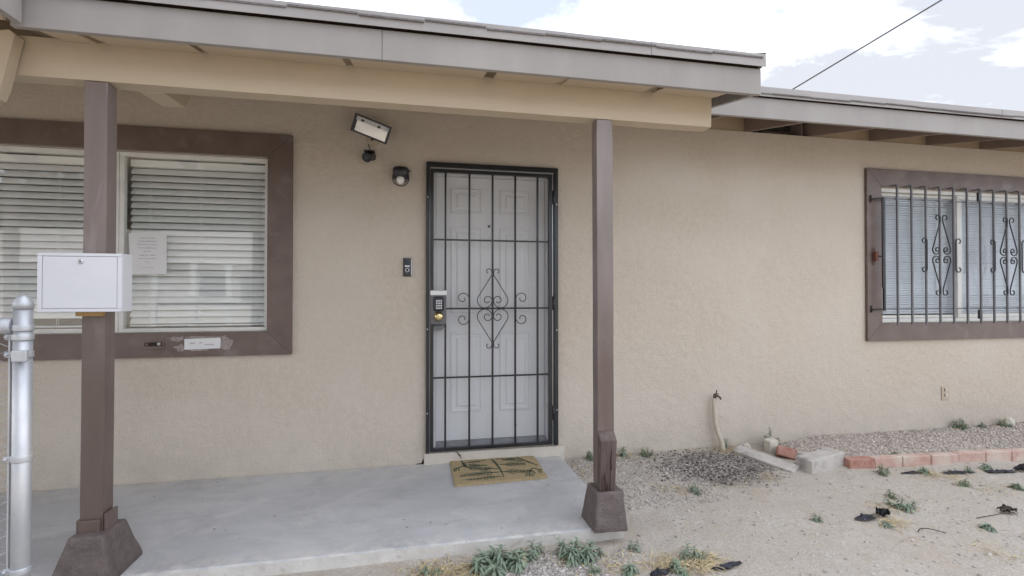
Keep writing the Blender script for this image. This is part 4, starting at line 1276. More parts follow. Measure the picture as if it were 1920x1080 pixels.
# ------------------------------------------------------------------ doormat
dm = empty('doormat', (0.555, -0.25, 0))
tag(dm, 'tan coir doormat with green frond print on the porch slab', 'doormat')
bm = bmesh.new()
ol = []
ct = [(0.252, -0.463), (0.852, -0.440), (0.862, -0.036), (0.255, -0.026)]
for i in range(4):
    p0, p1 = Vector(ct[i]), Vector(ct[(i + 1) % 4])
    for k in range(14):
        q = p0.lerp(p1, k / 14)
        ol.append((q.x + rng.uniform(-0.0015, 0.0015), q.y + rng.uniform(-0.0015, 0.0015)))
b0 = [bm.verts.new((x, y, 0.001)) for x, y in ol]
b1 = [bm.verts.new((x, y, 0.016 + rng.uniform(-0.001, 0.001))) for x, y in ol]
bm.faces.new(b0[::-1]); bm.faces.new(b1)
for i in range(len(ol)):
    bm.faces.new((b0[i], b0[(i + 1) % len(ol)], b1[(i + 1) % len(ol)], b1[i]))
bm_obj('coir_pad', bm, 'coir', dm)
def frond(x0, y0, ang, L, bend, leaf):
    """one printed palm frond: a stem and its leaflets, lying on the mat"""
    v, f = [], []
    def quad(a, b, w0, w1):
        d = Vector((b[0] - a[0], b[1] - a[1]))
        if d.length < 1e-5: return
        n_ = Vector((-d.y, d.x)).normalized()
        k = len(v)
        for (p, s, w) in ((a, 1, w0), (a, -1, w0), (b, -1, w1), (b, 1, w1)):
            v.append((p[0] + n_.x * s * w, p[1] + n_.y * s * w, 0.0178))
        f.append((k, k + 1, k + 2, k + 3))
    def inside(p):
        return 0.262 < p[0] < 0.848 and -0.448 < p[1] < -0.044
    pts = []
    a = ang
    p = (x0, y0)
    N = max(5, int(L / 0.021))
    for i in range(N + 1):
        pts.append((p, a))
        p = (p[0] + math.cos(a) * L / N, p[1] + math.sin(a) * L / N)
        a += bend / N
    for i in range(N):
        if inside(pts[i][0]) and inside(pts[i + 1][0]):
            quad(pts[i][0], pts[i + 1][0], 0.0058 * (1 - 0.6 * i / N), 0.0058 * (1 - 0.6 * (i + 1) / N))
        if i > 1:
            for s in (-1, 1):
                la = pts[i][1] + s * (0.85 + 0.2 * rng.random())
                ll = leaf * 0.85 * (1.15 - 0.75 * i / N) * rng.uniform(0.85, 1.15)
                q0 = pts[i][0]
                while ll > 0.012:
                    m_ = (q0[0] + math.cos(la) * ll * 0.5, q0[1] + math.sin(la) * ll * 0.5)
                    e_ = (q0[0] + math.cos(la - s * 0.2) * ll, q0[1] + math.sin(la - s * 0.2) * ll)
                    if inside(q0) and inside(m_) and inside(e_):
                        quad(q0, m_, 0.0018, 0.0034)
                        quad(m_, e_, 0.0034, 0.0010)
                        break
                    ll *= 0.7
    if f:
        mesh_obj('printed_frond', v, f, 'mat_print', dm)
for fr in ((0.335, -0.05, R(-88), 0.14, 0.3, 0.03), (0.335, -0.15, R(-145), 0.14, 0.3, 0.075), (0.335, -0.15, R(-38), 0.19, 0.15, 0.075), (0.335, -0.13, R(-12), 0.17, -0.1, 0.05),
           (0.50, -0.07, R(188), 0.17, 0.05, 0.035), (0.545, -0.05, R(-78), 0.36, -0.3, 0.02), (0.555, -0.31, R(178), 0.26, 0.25, 0.075), (0.56, -0.38, R(188), 0.24, -0.1, 0.05), (0.56, -0.30, R(-12), 0.22, 0.2, 0.075),
           (0.575, -0.05, R(-18), 0.20, -0.3, 0.075), (0.58, -0.17, R(-6), 0.19, 0.0, 0.075), (0.73, -0.05, R(-62), 0.30, 0.15, 0.02), (0.80, -0.28, R(-55), 0.13, 0.2, 0.075), (0.79, -0.28, R(-118), 0.15, 0.3, 0.08),
           (0.56, -0.25, R(155), 0.10, 0.2, 0.05), (0.745, -0.06, R(190), 0.10, 0.2, 0.04)):
    frond(*fr)

# ------------------------------------------------------------------ roof over the drive, at the far left
cp = empty('carport_roof', (-2.4, -2.2, 2.3))
tag(cp, 'grey-brown eave of the side roof at the upper left corner', 'roof')
box('fascia_board', -1.500, -1.472, -3.4, YP - 0.020, 2.236, 2.392, 'fascia', cp, 0.002)
box('drip_edge', -1.470, -1.462, -3.4, YP - 0.014, 2.376, 2.437, 'drip', cp, 0.001)
hexa('roof_deck', [(-4.9, -3.4, 2.92), (-1.502, -3.4, 2.396), (-1.502, YP - 0.02, 2.396), (-4.9, YP - 0.02, 2.92),
                   (-4.9, -3.4, 2.955), (-1.502, -3.4, 2.428), (-1.502, YP - 0.02, 2.428), (-4.9, YP - 0.02, 2.955)], 'rafter', cp)
hexa('shingle_field', [(-4.9, -3.42, 2.957), (-1.452, -3.42, 2.440), (-1.452, YP - 0.03, 2.440), (-4.9, YP - 0.03, 2.957),
                       (-4.9, -3.42, 2.967), (-1.452, -3.42, 2.450), (-1.452, YP - 0.03, 2.450), (-4.9, YP - 0.03, 2.967)], 'shingle', cp)
hexa('gable_board', [(-4.9, YP - 0.016, 2.25), (-1.536, YP - 0.016, 2.25), (-1.536, YP - 0.004, 2.25), (-4.9, YP - 0.004, 2.25),
                     (-4.9, YP - 0.016, 2.94), (-1.536, YP - 0.016, 2.43), (-1.536, YP - 0.004, 2.43), (-4.9, YP - 0.004, 2.94)], 'beam', cp)
for y in (-1.75, -2.36, -2.97):
    hexa('rafter', [(-4.8, y, 2.76), (-1.504, y, 2.245), (-1.504, y + 0.04, 2.245), (-4.8, y + 0.04, 2.76),
                    (-4.8, y, 2.90), (-1.504, y, 2.392), (-1.504, y + 0.04, 2.392), (-4.8, y + 0.04, 2.90)], 'rafter', cp)
for y in (-1.40, -3.32):
    box('support_post', -4.75, -4.65, y, y + 0.09, -0.1, 2.86, 'post', cp)

# ------------------------------------------------------------------ chain-link fence at the left
cf = empty('chain_link_fence', (-1.27, -1.63, -0.06))
tag(cf, 'galvanised chain-link fence with round end post at the left edge', 'fence')
PX, PY, PR = -1.244, -1.630, 0.0240
lathe('end_post', [(PR, 0.0), (PR, 1.255)], (PX, PY, -0.10), (0, 0, 1), 'galv', cf, 28)
lathe('post_cap', [(PR + 0.0015, 0), (PR + 0.002, 0.018), (PR + 0.0005, 0.022), (PR - 0.004, 0.034), (PR - 0.014, 0.043), (0.004, 0.047)], (PX, PY, 1.152), (0, 0, 1), 'galv', cf, 28)
lathe('top_rail', [(0.0205, 0), (0.0205, 1.1)], (PX - PR - 0.012, PY, 1.098), (-1, 0, 0), 'galv', cf, 18)
lathe('rail_end', [(0.026, 0), (0.027, 0.055), (0.024, 0.058)], (PX - PR + 0.002, PY, 1.098), (-1, 0, 0), 'galv', cf, 18)
for z in (1.082, 1.052, 0.995, 0.66, 0.30):
    lathe('tension_band', [(PR + 0.0025, 0), (PR + 0.0030, 0.002), (PR + 0.0030, 0.018), (PR + 0.0025, 0.020)], (PX, PY, z), (0, 0, 1), 'galv', cf, 24)
    box('band_lug', PX - PR - 0.022, PX - PR + 0.002, PY - 0.008, PY + 0.008, z + 0.001, z + 0.019, 'galv', cf, 0.002)
    tube('bolt', [(PX - PR - 0.014, PY - 0.016, z + 0.010), (PX - PR - 0.014, PY + 0.016, z + 0.010)], 0.0045, 'galv', cf, 6)
box('hinge_clamp', PX - 0.006, PX + 0.036, PY - 0.040, PY - 0.026, 0.985, 1.022, 'galv', cf, 0.003)
box('tension_bar', PX - PR - 0.014, PX - PR - 0.009, PY - 0.003, PY + 0.011, -0.03, 1.06, 'galv', cf)
# each picket wire zigzags up the fence, woven with its neighbour
zig = []
DM = 0.052
k = 0
z = -0.03
while z < 1.062:
    zig.append((DM / 2 if k % 2 else -DM / 2, 0.0022 if k % 2 else -0.0022, z))
    z += DM / 2 * 1.04
    k += 1
first = None
for i in range(20):
    x = PX - PR - 0.030 - i * DM / 1.0 * 0.5 * 1.0
    x = PX - PR - 0.032 - i * DM
    for half in (0, 1):
        xx = x
    if first is None:
        v, f = tube_geo([(p[0] + x, p[1] + PY, p[2]) for p in zig], 0.0021, 5)
        first = mesh_obj('wire', v, f, 'galv', cf, (x, PY, -0.03))
    else:
        copy_part(first, cf, (x, PY, -0.03))
tube('wire_curl', [(PX - PR - 0.06 + 0.03 * math.cos(a) - 0.02, PY - 0.01, 1.135 + 0.02 * math.sin(a)) for a in np.linspace(0.2, 2.6, 10)], 0.006, 'galv', cf, 6)

# ------------------------------------------------------------------ brick edging, loose blocks
be = empty('brick_edging', (3.8, -0.62, -0.06))
tag(be, 'low row of dusty red bricks edging the gravel bed', 'brick edging')
x = 3.045
i = 0
while x < 7.2:
    L = 0.232 + rng.uniform(-0.008, 0.008)
    if i == 0: L = 0.20
    yc = -0.545 - 0.100 * (x - 3.04) / 1.45 + rng.uniform(-0.003, 0.003)
    yc = max(yc, -0.72)
    a = -0.065 + rng.uniform(-0.02, 0.02)
    zt = 0.022 + rng.uniform(-0.004, 0.004)
    d, nn = Vector((math.cos(a), math.sin(a))), Vector((-math.sin(a), math.cos(a)))
    p0 = Vector((x, yc))
    c2 = [p0 - nn * 0.03, p0 + d * (L - 0.003) - nn * 0.03, p0 + d * (L - 0.003) + nn * 0.03, p0 + nn * 0.03]
    hexa('brick', [(q.x, q.y, -0.11) for q in c2] + [(q.x, q.y, zt) for q in c2], 'brick_red' if i == 0 else 'brick', be, 0.005, 2, 0.0025)
    x += L
    i += 1
def block(name, cx, cy, ang, L, W_, H, z0, tiltx, tilty, mat, label, cat, rough=0.004, bev=0.008):
    Mm = Matrix.Translation((cx, cy, z0)) @ Euler((tiltx, tilty, ang), 'XYZ').to_matrix().to_4x4()
    c = [Mm @ Vector((sx * L / 2, sy * W_ / 2, h)) for h in (0, H) for sx, sy in ((-1, -1), (1, -1), (1, 1), (-1, 1))]
    o = hexa(name, c, mat, None, bev, 2, rough)
    tag(o, label, cat)
    return o
block('concrete_block', 2.865, -0.50, R(14), 0.36, 0.125, 0.125, -0.075, 0, R(-2), 'concrete', 'pale grey concrete block at the left end of the brick row', 'block')
block('concrete_block', 2.545, -0.335, R(-66), 0.44, 0.10, 0.075, -0.075, R(14), R(5), 'concrete', 'tilted half-buried concrete block between the dark soil and the loose red brick', 'block')
block('loose_brick', 2.765, -0.285, R(-40), 0.13, 0.10, 0.075, -0.045, R(-24), R(8), 'brick_red', 'broken red brick lying among the concrete blocks', 'brick', 0.006)
block('stone_block', 2.745, -0.155, R(8), 0.085, 0.07, 0.115, -0.055, R(2), R(-3), 'stone', 'small upright cream block near the wall below a weed', 'block', 0.005)
block('concrete_block', 2.89, -0.32, R(-40), 0.16, 0.09, 0.06, -0.065, R(-6), R(6), 'concrete', 'broken concrete piece behind the pale block at the brick row', 'block', 0.006)
def rock(cx, cy, rx, ry, rz_, mat, label):
    bm = bmesh.new()
    bmesh.ops.create_icosphere(bm, subdivisions=3, radius=1.0)
    for v in bm.verts:
        v.co *= 1 + 0.28 * noise.noise(v.co * 1.6 + Vector((cx, cy, 0))) + 0.08 * noise.noise(v.co * 5)
        v.co = Vector((v.co.x * rx + cx, v.co.y * ry + cy, v.co.z * rz_ + gz(cx, cy) + rz_ * 0.6))
    o = bm_obj('rock', bm, mat, None)
    tag(o, label, 'rock')
rock(5.27, -0.075, 0.040, 0.035, 0.050, 'stone', 'tan rock against the wall beside a weed at the right edge')
rock(2.60, -0.06, 0.035, 0.03, 0.025, 'stone', 'small pale stone against the wall behind the tilted concrete block')

# ------------------------------------------------------------------ gravel (uncountable)
def stones(name, label, spots, mat):
    """spots: (x, y, size) - one irregular little stone each, in one mesh"""
    base = np.array([(-1, -1, -1), (1, -1, -1), (1, 1, -1), (-1, 1, -1), (-1, -1, 1), (1, -1, 1), (1, 1, 1), (-1, 1, 1)], float) * 0.62
    F = np.array(BOXF)
    n = len(spots)
    rs = np.random.RandomState(len(name) + n)
    verts = np.zeros((n, 8, 3))
    for i, (x, y, s) in enumerate(spots):
        b = base * (1 + rs.uniform(-0.42, 0.42, (8, 3))) * np.array([rs.uniform(0.7, 1.3), rs.uniform(0.7, 1.3), rs.uniform(0.5, 0.9)]) * s
        a = rs.uniform(0, 6.28); ca, sa = math.cos(a), math.sin(a)
        bx = b[:, 0] * ca - b[:, 1] * sa
        by = b[:, 0] * sa + b[:, 1] * ca
        verts[i, :, 0] = bx + x
        verts[i, :, 1] = by + y
        verts[i, :, 2] = b[:, 2] + gz(x, y) + s * 0.15
    faces = (F[None, :, :] + (np.arange(n) * 8)[:, None, None]).reshape(-1, 4)
    me = bpy.data.meshes.new(name)
    me.vertices.add(n * 8)
    me.vertices.foreach_set('co', verts.reshape(-1))
    me.loops.add(len(faces) * 4)
    me.loops.foreach_set('vertex_index', faces.reshape(-1).astype(np.int32))
    me.polygons.add(len(faces))
    me.polygons.foreach_set('loop_start', np.arange(0, len(faces) * 4, 4, dtype=np.int32))
    me.update(calc_edges=True)
    me.validate()
    me.materials.append(M[mat])
    o = link(bpy.data.objects.new(name, me))
    tag(o, label, 'gravel', kind='stuff')
    return o
def free(x, y):
    if x < 1.085 and y > -1.15: return False
    if 0.87 < x < 1.09 and y > -1.21 and y < -0.96: return False
    return True
sp = []
for _ in range(9000):
    x, y = rng.uniform(2.95, 6.4), rng.uniform(-0.60, -0.005)
    if y < -0.50 - 0.09 * (x - 3.04) / 1.45 and x < 4.6: continue
    sp.append((x, y, rng.uniform(0.0045, 0.0105)))
stones('bed_gravel', 'pinkish grey gravel filling the bed behind the bricks', sp, 'gravel_pink')
sp = []
for _ in range(4200):
    x, y = 2.12 + rng.gauss(0, 0.20), -0.34 + rng.gauss(0, 0.125)
    if y < -0.01 and free(x, y) : sp.append((x, y, rng.uniform(0.003, 0.0095)))
stones('dark_gravel', 'dark damp gravel around the foot of the standpipe', sp, 'gravel_dark')
sp = []
for _ in range(14000):
    x, y = rng.uniform(-0.6, 5.2), rng.uniform(-2.2, -0.01)
    d_ = noise.noise(Vector((x * 1.9, y * 2.6, 1.0)))
    if not free(x, y) or rng.random() > 0.30 + 0.9 * max(0, d_): continue
    s = 0.0022 + 0.0080 * rng.random() ** 4
    sp.append((x, y, s))
for _ in range(2600):                       # the pile of gravel between the big weeds in front of the slab, and beside it
    x, y = rng.gauss(0.60, 0.16), rng.gauss(-1.36, 0.10)
    if free(x, y): sp.append((x, y, rng.uniform(0.003, 0.0085)))
for _ in range(2600):
    x, y = rng.uniform(1.09, 1.9), rng.uniform(-0.85, -0.05)
    if free(x, y): sp.append((x, y, rng.uniform(0.003, 0.008)))
stones('yard_gravel', 'loose pale gravel scattered over the dirt yard', sp, 'gravel')

# dry straw and leaf litter (uncountable)
def straws(name, label, spots, mat, cat):
    v, f = [], []
    for (x, y, L, n, spread) in spots:
        for _ in range(n):
            px, py = x + rng.gauss(0, spread), y + rng.gauss(0, spread * 0.7)
            if not free(px, py): continue
            a = rng.uniform(0, 6.28); l_ = L * rng.uniform(0.4, 1.1); up = rng.uniform(0.0, 0.5)
            w = rng.uniform(0.0007, 0.0016)
            pz = gz(px, py) + 0.003
            k = len(v)
            nx_, ny_ = -math.sin(a) * w, math.cos(a) * w
            for t in (0, 0.5, 1.0):
                qx, qy, qz = px + math.cos(a) * l_ * t, py + math.sin(a) * l_ * t, pz + l_ * up * (t - 0.5 * t * t)
                v += [(qx - nx_, qy - ny_, qz), (qx + nx_, qy + ny_, qz + 0.0008)]
            f += [(k, k + 2, k + 3, k + 1), (k + 2, k + 4, k + 5, k + 3)]
    o = mesh_obj(name, v, f, mat, None, (0, 0, 0))
    tag(o, label, cat, kind='stuff')
straws('dry_grass', 'dry yellow grass and straw lying in wisps on the dirt',
       [(1.28, -1.44, 0.07, 260, 0.06), (1.14, -1.40, 0.06, 120, 0.05), (1.36, -1.40, 0.06, 120, 0.05), (0.16, -1.28, 0.06, 320, 0.07), (0.05, -1.24, 0.06, 120, 0.05), (0.29, -1.30, 0.06, 160, 0.05),
        (2.58, -1.27, 0.06, 130, 0.05), (3.52, -0.73, 0.06, 120, 0.05), (3.62, -0.80, 0.06, 60, 0.06), (3.70, -1.0, 0.05, 70, 0.08), (1.62, -0.66, 0.05, 80, 0.07), (2.40, -0.10, 0.07, 160, 0.07), (2.52, -0.03, 0.07, 70, 0.05),
        (0.75, -1.26, 0.06, 70, 0.05), (0.93, -1.36, 0.05, 90, 0.06), (1.55, -0.05, 0.05, 90, 0.06), (2.75, -1.10, 0.05, 90, 0.06), (2.0, -0.72, 0.04, 50, 0.1), (3.25, -1.6, 0.05, 70, 0.08), (2.8, -1.65, 0.04, 60, 0.06), (2.35, -0.62, 0.05, 60, 0.06), (1.15, -0.3, 0.04, 80, 0.08)],
       'straw', 'dry grass')
v, f = [], []
for _ in range(170):
    on_slab = rng.random() < 0.18
    if on_slab: x, y, z = rng.uniform(-1.9, 1.0), rng.uniform(-1.1, -0.02), 0.0015
    else:
        x, y = rng.uniform(1.1, 4.6), rng.uniform(-1.7, -0.02); z = gz(x, y) + 0.006
    s = rng.uniform(0.004, 0.011) if not on_slab else rng.uniform(0.004, 0.012)
    a = rng.uniform(0, 6.28)
    k = len(v)
    for (dx, dy, dz) in ((-s, 0, 0), (0, -s * 0.35, s * 0.12), (s, 0, s * 0.1), (0, s * 0.4, s * 0.2)):
        v.append((x + dx * math.cos(a) - dy * math.sin(a), y + dx * math.sin(a) + dy * math.cos(a), z + dz))
    f.append((k, k + 1, k + 2, k + 3))
tag(mesh_obj('leaf_litter', v, f, 'dry_leaf', None, (0, 0, 0)), 'tiny dry leaf scraps strewn over slab and dirt', 'leaf litter', kind='stuff')

# ------------------------------------------------------------------ weeds
def leaf_mesh():
    vs, fs = [], []
    N = 7
    for i in range(N + 1):
        t = i / N
        w = 0.115 * (math.sin(math.pi * min(1, t * 0.90 + 0.06)) ** 0.9) * (0.78 if i % 2 else 1.12)      # wavy, toothed edge
        if i == N: w = 0.004
        y = t - 0.16 * t * t
        z = 0.50 * t - 1.05 * t * t
        vs += [(-w, y, z + 0.5 * w), (0, y, z), (w, y, z + 0.5 * w)]
    for i in range(N):
        a = i * 3
        fs += [(a, a + 1, a + 4, a + 3), (a + 1, a + 2, a + 5, a + 4)]
    return vs, fs
LV, LF = leaf_mesh()
leaf_me = {}
for mt in ('leaf', 'leaf_dark'):
    me = bpy.data.meshes.new('leaf')
    me.from_pydata(LV, [], LF)
    me.materials.append(M[mt])
    me.polygons.foreach_set('use_smooth', [True] * len(me.polygons))
    leaf_me[mt] = me
def weed(x, y, w, h, n, label, single=False, mat='leaf', sprigs=1, seed=0, z=None):
    w, h, n, sprigs = w * 1.18, h * 1.22, int(n * 1.9), sprigs + (5 if n > 80 else 3 if n > 30 else 1 if n > 20 else 0)
    r_ = random.Random(seed * 31 + 5)
    z0 = (gz(x, y) if z is None else z) - 0.004
    root = empty('weed', (x, y, z0))
    tag(root, label, 'weed', 'weeds growing around the porch and the wall')
    V_, F_ = [], []
    for s in range(sprigs):
        ro = 0 if s == 0 else w * r_.uniform(0.16, 0.30)
        ra = s * 2.39996 + seed
        sx, sy = math.cos(ra) * ro, math.sin(ra) * ro * 0.75
        hh = h * (0.62 if s == 0 else r_.uniform(0.30, 0.50))
        lx, ly = (sx * 0.35 + r_.uniform(-0.1, 0.1) * hh), (sy * 0.35 + r_.uniform(-0.1, 0.1) * hh)
        tube('stem', [(x + sx, y + sy, z0 - 0.01), (x + sx + lx * 0.5, y + sy + ly * 0.5, z0 + hh * 0.5), (x + sx + lx, y + sy + ly, z0 + hh)], 0.0025, 'stem', root, 5)
        m_ = max(9, n // sprigs)
        for i in range(m_):
            t = (i + 0.5) / m_
            ang = i * 2.39996 + r_.uniform(-0.35, 0.35)
            ll = (w * 0.46 if sprigs == 1 else w * 0.27) * (1.12 - 0.55 * t) * r_.uniform(0.7, 1.15)
            pitch = -0.10 + 0.95 * t * t + r_.uniform(-0.25, 0.25)
            at = Vector((x + sx + lx * t, y + sy + ly * t, z0 + hh * (0.12 + 0.88 * t)))
            rot = Euler((pitch, r_.uniform(-0.35, 0.35), ang), 'XYZ')
            sc = Vector((ll * r_.uniform(0.85, 1.3), ll, ll * r_.uniform(0.7, 1.2)))
            if single:
                o = bpy.data.objects.new('leaf', leaf_me[mat])
                link(o, root, at)
                o.rotation_euler = rot
                o.scale = sc
            else:
                Mm = rot.to_matrix()
                k = len(V_)
                for v in LV:
                    q = at + Mm @ Vector((v[0] * sc.x, v[1] * sc.y, v[2] * sc.z))
                    V_.append((q.x, q.y, max(q.z, z0 - 0.01)))
                F_ += [tuple(i_ + k for i_ in ff) for ff in LF]
    if n > 24:      # a few withered leaves lying under it
        Vd, Fd = [], []
        for i in range(9):
            ang = r_.uniform(0, 6.28); rr_ = w * r_.uniform(0.15, 0.55); ll = w * r_.uniform(0.12, 0.25)
            Mm = Euler((r_.uniform(0.1, 0.4), r_.uniform(-0.6, 0.6), r_.uniform(0, 6.28)), 'XYZ').to_matrix()
            k = len(Vd)
            px_, py_ = x + math.cos(ang) * rr_, y + math.sin(ang) * rr_ * 0.7
            for v in LV:
                q = Vector((px_, py_, gz(px_, py_) + 0.006)) + Mm @ Vector((v[0] * ll, v[1] * ll, v[2] * ll * 0.4))
                Vd.append((q.x, q.y, max(q.z, z0)))
            Fd += [tuple(i_ + k for i_ in ff) for ff in LF]
        mesh_obj('withered_leaves', Vd, Fd, 'straw', root)
    if not single:
        mesh_obj('foliage', V_, F_, mat, root, smooth=True)
    return root
WEEDS = [
    (0.400, -1.275, 0.25, 0.115, 120, 'largest grey-green weed, growing against the front edge of the slab', True, 'leaf', 2),
    (0.565, -1.205, 0.15, 0.09, 44, 'leafy weed against the slab edge, right of the largest weed', True, 'leaf', 1),
    (0.765, -1.270, 0.21, 0.115, 96, 'big round grey-green weed in front of the right porch pier', True, 'leaf', 1),
    (0.790, -1.400, 0.11, 0.06, 22, 'low weed sprouting just below the big round weed', True, 'leaf', 1),
    (0.885, -1.255, 0.07, 0.05, 14, 'small weed at the front corner of the right pier', False, 'leaf', 1),
    (1.075, -1.270, 0.10, 0.07, 24, 'small weed on the dirt right of the porch pier', True, 'leaf', 1),
    (1.305, -1.390, 0.15, 0.08, 34, 'spreading weed beside the straw right of the porch', True, 'leaf', 1),
    (0.965, -1.430, 0.11, 0.05, 20, 'pale low weed at the bottom edge below the pier', True, 'leaf', 1),
    (1.165, -1.475, 0.16, 0.06, 30, 'weed beside the black plastic scrap at the bottom edge', True, 'leaf', 2),
    (0.055, -1.262, 0.14, 0.05, 24, 'flat weed in dry grass below the slab, leftmost of all', True, 'leaf', 1),
    (0.285, -1.240, 0.12, 0.07, 24, 'weed between the dry grass and the largest weed', True, 'leaf', 1),
    (1.730, -0.090, 0.14, 0.10, 36, 'dark green weed against the wall left of the standpipe', False, 'leaf_dark', 2),
    (1.545, -0.060, 0.10, 0.09, 20, 'pale weed against the wall just right of the porch post', False, 'leaf', 1),
    (1.275, -0.080, 0.10, 0.08, 20, 'weed at the wall half hidden behind the right porch post', False, 'leaf_dark', 1),
    (1.735, -0.700, 0.14, 0.06, 26, 'grey weed at the lower edge of the dark gravel', False, 'leaf', 2),
    (2.80, -0.075, 0.15, 0.21, 60, 'upright weed rising behind the small cream block', False, 'leaf_dark', 1),
    (2.440, -0.035, 0.07, 0.10, 12, 'thin weed against the wall beside the standpipe', False, 'leaf', 1),
    (3.190, -0.690, 0.12, 0.10, 34, 'bushy weed in front of the left end of the brick row', False, 'leaf_dark', 1),
    (3.560, -0.945, 0.13, 0.06, 26, 'weed on open dirt in front of the brick row', False, 'leaf_dark', 1),
    (2.835, -1.115, 0.17, 0.08, 40, 'sprawling weed on open dirt behind the black plastic scrap', False, 'leaf', 2),
    (2.915, -0.975, 0.11, 0.06, 22, 'weed just behind the sprawling weed on open dirt', False, 'leaf_dark', 1),
    (2.185, -1.170, 0.11, 0.05, 22, 'lone small weed on bare dirt right of the porch', False, 'leaf', 1),
    (3.820, -0.770, 0.12, 0.06, 22, 'weed in the black plastic strip below the bricks', False, 'leaf', 1),
    (3.500, -0.720, 0.10, 0.05, 18, 'sprig at the foot of the bricks near the straw', False, 'leaf', 1),
    (4.000, -0.760, 0.11, 0.05, 20, 'pale weed in the black plastic strip, second from the right end', False, 'leaf', 1),
    (3.850, -1.040, 0.12, 0.03, 18, 'flat weed at the right edge in front of the bricks', False, 'leaf_dark', 1),
    (4.745, -0.050, 0.17, 0.12, 46, 'bushy green weed against the wall under the outlet', False, 'leaf_dark', 2),
    (5.190, -0.085, 0.15, 0.08, 30, 'weed against the wall beside the tan rock', False, 'leaf_dark', 2),
    (4.975, -0.065, 0.09, 0.06, 16, 'small dull weed at the wall between the two bushier ones', False, 'leaf', 1),
    (3.540, -0.480, 0.10, 0.04, 16, 'faint sprig in the gravel just behind the bricks', False, 'leaf', 1),
    (3.030, -1.430, 0.12, 0.03, 18, 'flat weed on dirt at the lower right', False, 'leaf', 1),
    (2.520, -1.300, 0.09, 0.03, 14, 'tiny weed below the black plastic scrap', False, 'leaf', 1),
]
for i, wd in enumerate(WEEDS):
    weed(*wd, seed=i + 1)

# ------------------------------------------------------------------ black plastic scraps
def scrap(cx, cy, ang, L, W_, crumple, mat, label, thick=0.002, seed=0):
    r_ = random.Random(seed)
    n, m_ = 12, 7
    bm = bmesh.new()
    g = {}
    for i in range(n + 1):
        for j in range(m_ + 1):
            u, w = i / n * 2 - 1, j / m_ * 2 - 1
            edge = 1 - 0.75 * abs(noise.noise(Vector((u * 2.6, w * 2.6, seed * 1.7)))) - 0.25 * abs(noise.noise(Vector((u * 7, w * 7, seed))))
            lx = u * L / 2 * edge
            ly = w * W_ / 2 * edge * math.sqrt(max(0.02, 1 - 0.75 * u * u))
            x = cx + lx * math.cos(ang) - ly * math.sin(ang)
            y = cy + lx * math.sin(ang) + ly * math.cos(ang)
            z = gz(x, y) + 0.004 + crumple * 1.3 * (0.45 + 0.6 * noise.noise(Vector((u * 2.9 + seed, w * 2.4, 2.0))) + 0.25 * noise.noise(Vector((u * 7 + seed, w * 5, 5.0)))) * (1 - 0.5 * abs(u))
            g[i, j] = bm.verts.new((x, y, z))
    for i in range(n):
        for j in range(m_):
            bm.faces.new((g[i, j], g[i + 1, j], g[i + 1, j + 1], g[i, j + 1]))
    ext = bmesh.ops.solidify(bm, geom=bm.faces[:], thickness=thick)
    o = bm_obj('plastic_scrap', bm, mat, None, smooth=True)
    tag(o, label, 'plastic scrap', 'black plastic scraps on the dirt')
    return o
scrap(2.490, -1.205, R(8), 0.17, 0.075, 0.018, 'sheet_plastic', 'flat shiny grey-black plastic scrap on open dirt', seed=1)
scrap(2.622, -1.190, R(18), 0.11, 0.07, 0.050, 'black_plastic', 'crumpled pitch-black plastic lump beside the flat scrap', seed=2)
scrap(3.345, -1.315, R(-10), 0.11, 0.07, 0.045, 'dry_leaf', 'small dark dry clump with a tail at the right edge', seed=3)
scrap(1.085, -1.478, R(5), 0.11, 0.06, 0.022, 'sheet_plastic', 'black plastic scrap at the bottom edge left of a weed', seed=4)
scrap(1.415, -1.490, R(12), 0.19, 0.045, 0.018, 'sheet_plastic', 'long narrow black plastic scrap at the bottom edge', seed=5)
scrap(3.42, -0.710, R(-8), 0.20, 0.035, 0.012, 'sheet_plastic', 'left piece of the black plastic strip below the bricks', seed=6)
scrap(3.74, -0.765, R(-10), 0.26, 0.05, 0.014, 'sheet_plastic', 'middle piece of the black plastic strip below the bricks', seed=7)
scrap(4.04, -0.815, R(-8), 0.24, 0.06, 0.014, 'sheet_plastic', 'right piece of the black plastic strip below the bricks', seed=8)
scrap(4.24, -0.835, R(-4), 0.20, 0.07, 0.050, 'black_plastic', 'raised black plastic edge at the right end of the strip', seed=9)
tw = tube('twig', [(2.62 + 0.13 * t, -1.385 - 0.05 * t * t + 0.012 * math.sin(t * 7), gz(2.62 + 0.13 * t, -1.39) + 0.004 + 0.016 * math.sin(math.pi * t)) for t in np.linspace(0, 1, 12)], 0.0022, 'rot', None, 5)
tag(tw, 'thin dark curved twig on the dirt at the lower right', 'twig')
for (a, b) in (((3.10, -1.325), (3.30, -1.318)),):
    t2 = tube('twig', [(a[0], a[1], gz(*a) + 0.004), (b[0], b[1], gz(*b) + 0.006)], 0.0018, 'rot', None, 5)
    tag(t2, 'faint straight twig leading to the dark dry clump', 'twig')

# ------------------------------------------------------------------ overhead wire
pw = tube('power_line', [(8.9, 14.0, 5.66), (11.05, 10.0, 7.22), (11.332, 9.2, 7.43), (12.737, 8.0, 8.334), (13.977, 7.0, 9.129), (16.4, 5.0, 10.7)], 0.021, 'rubber', None, 6)
tag(pw, 'thin dark overhead wire rising across the sky', 'power line')

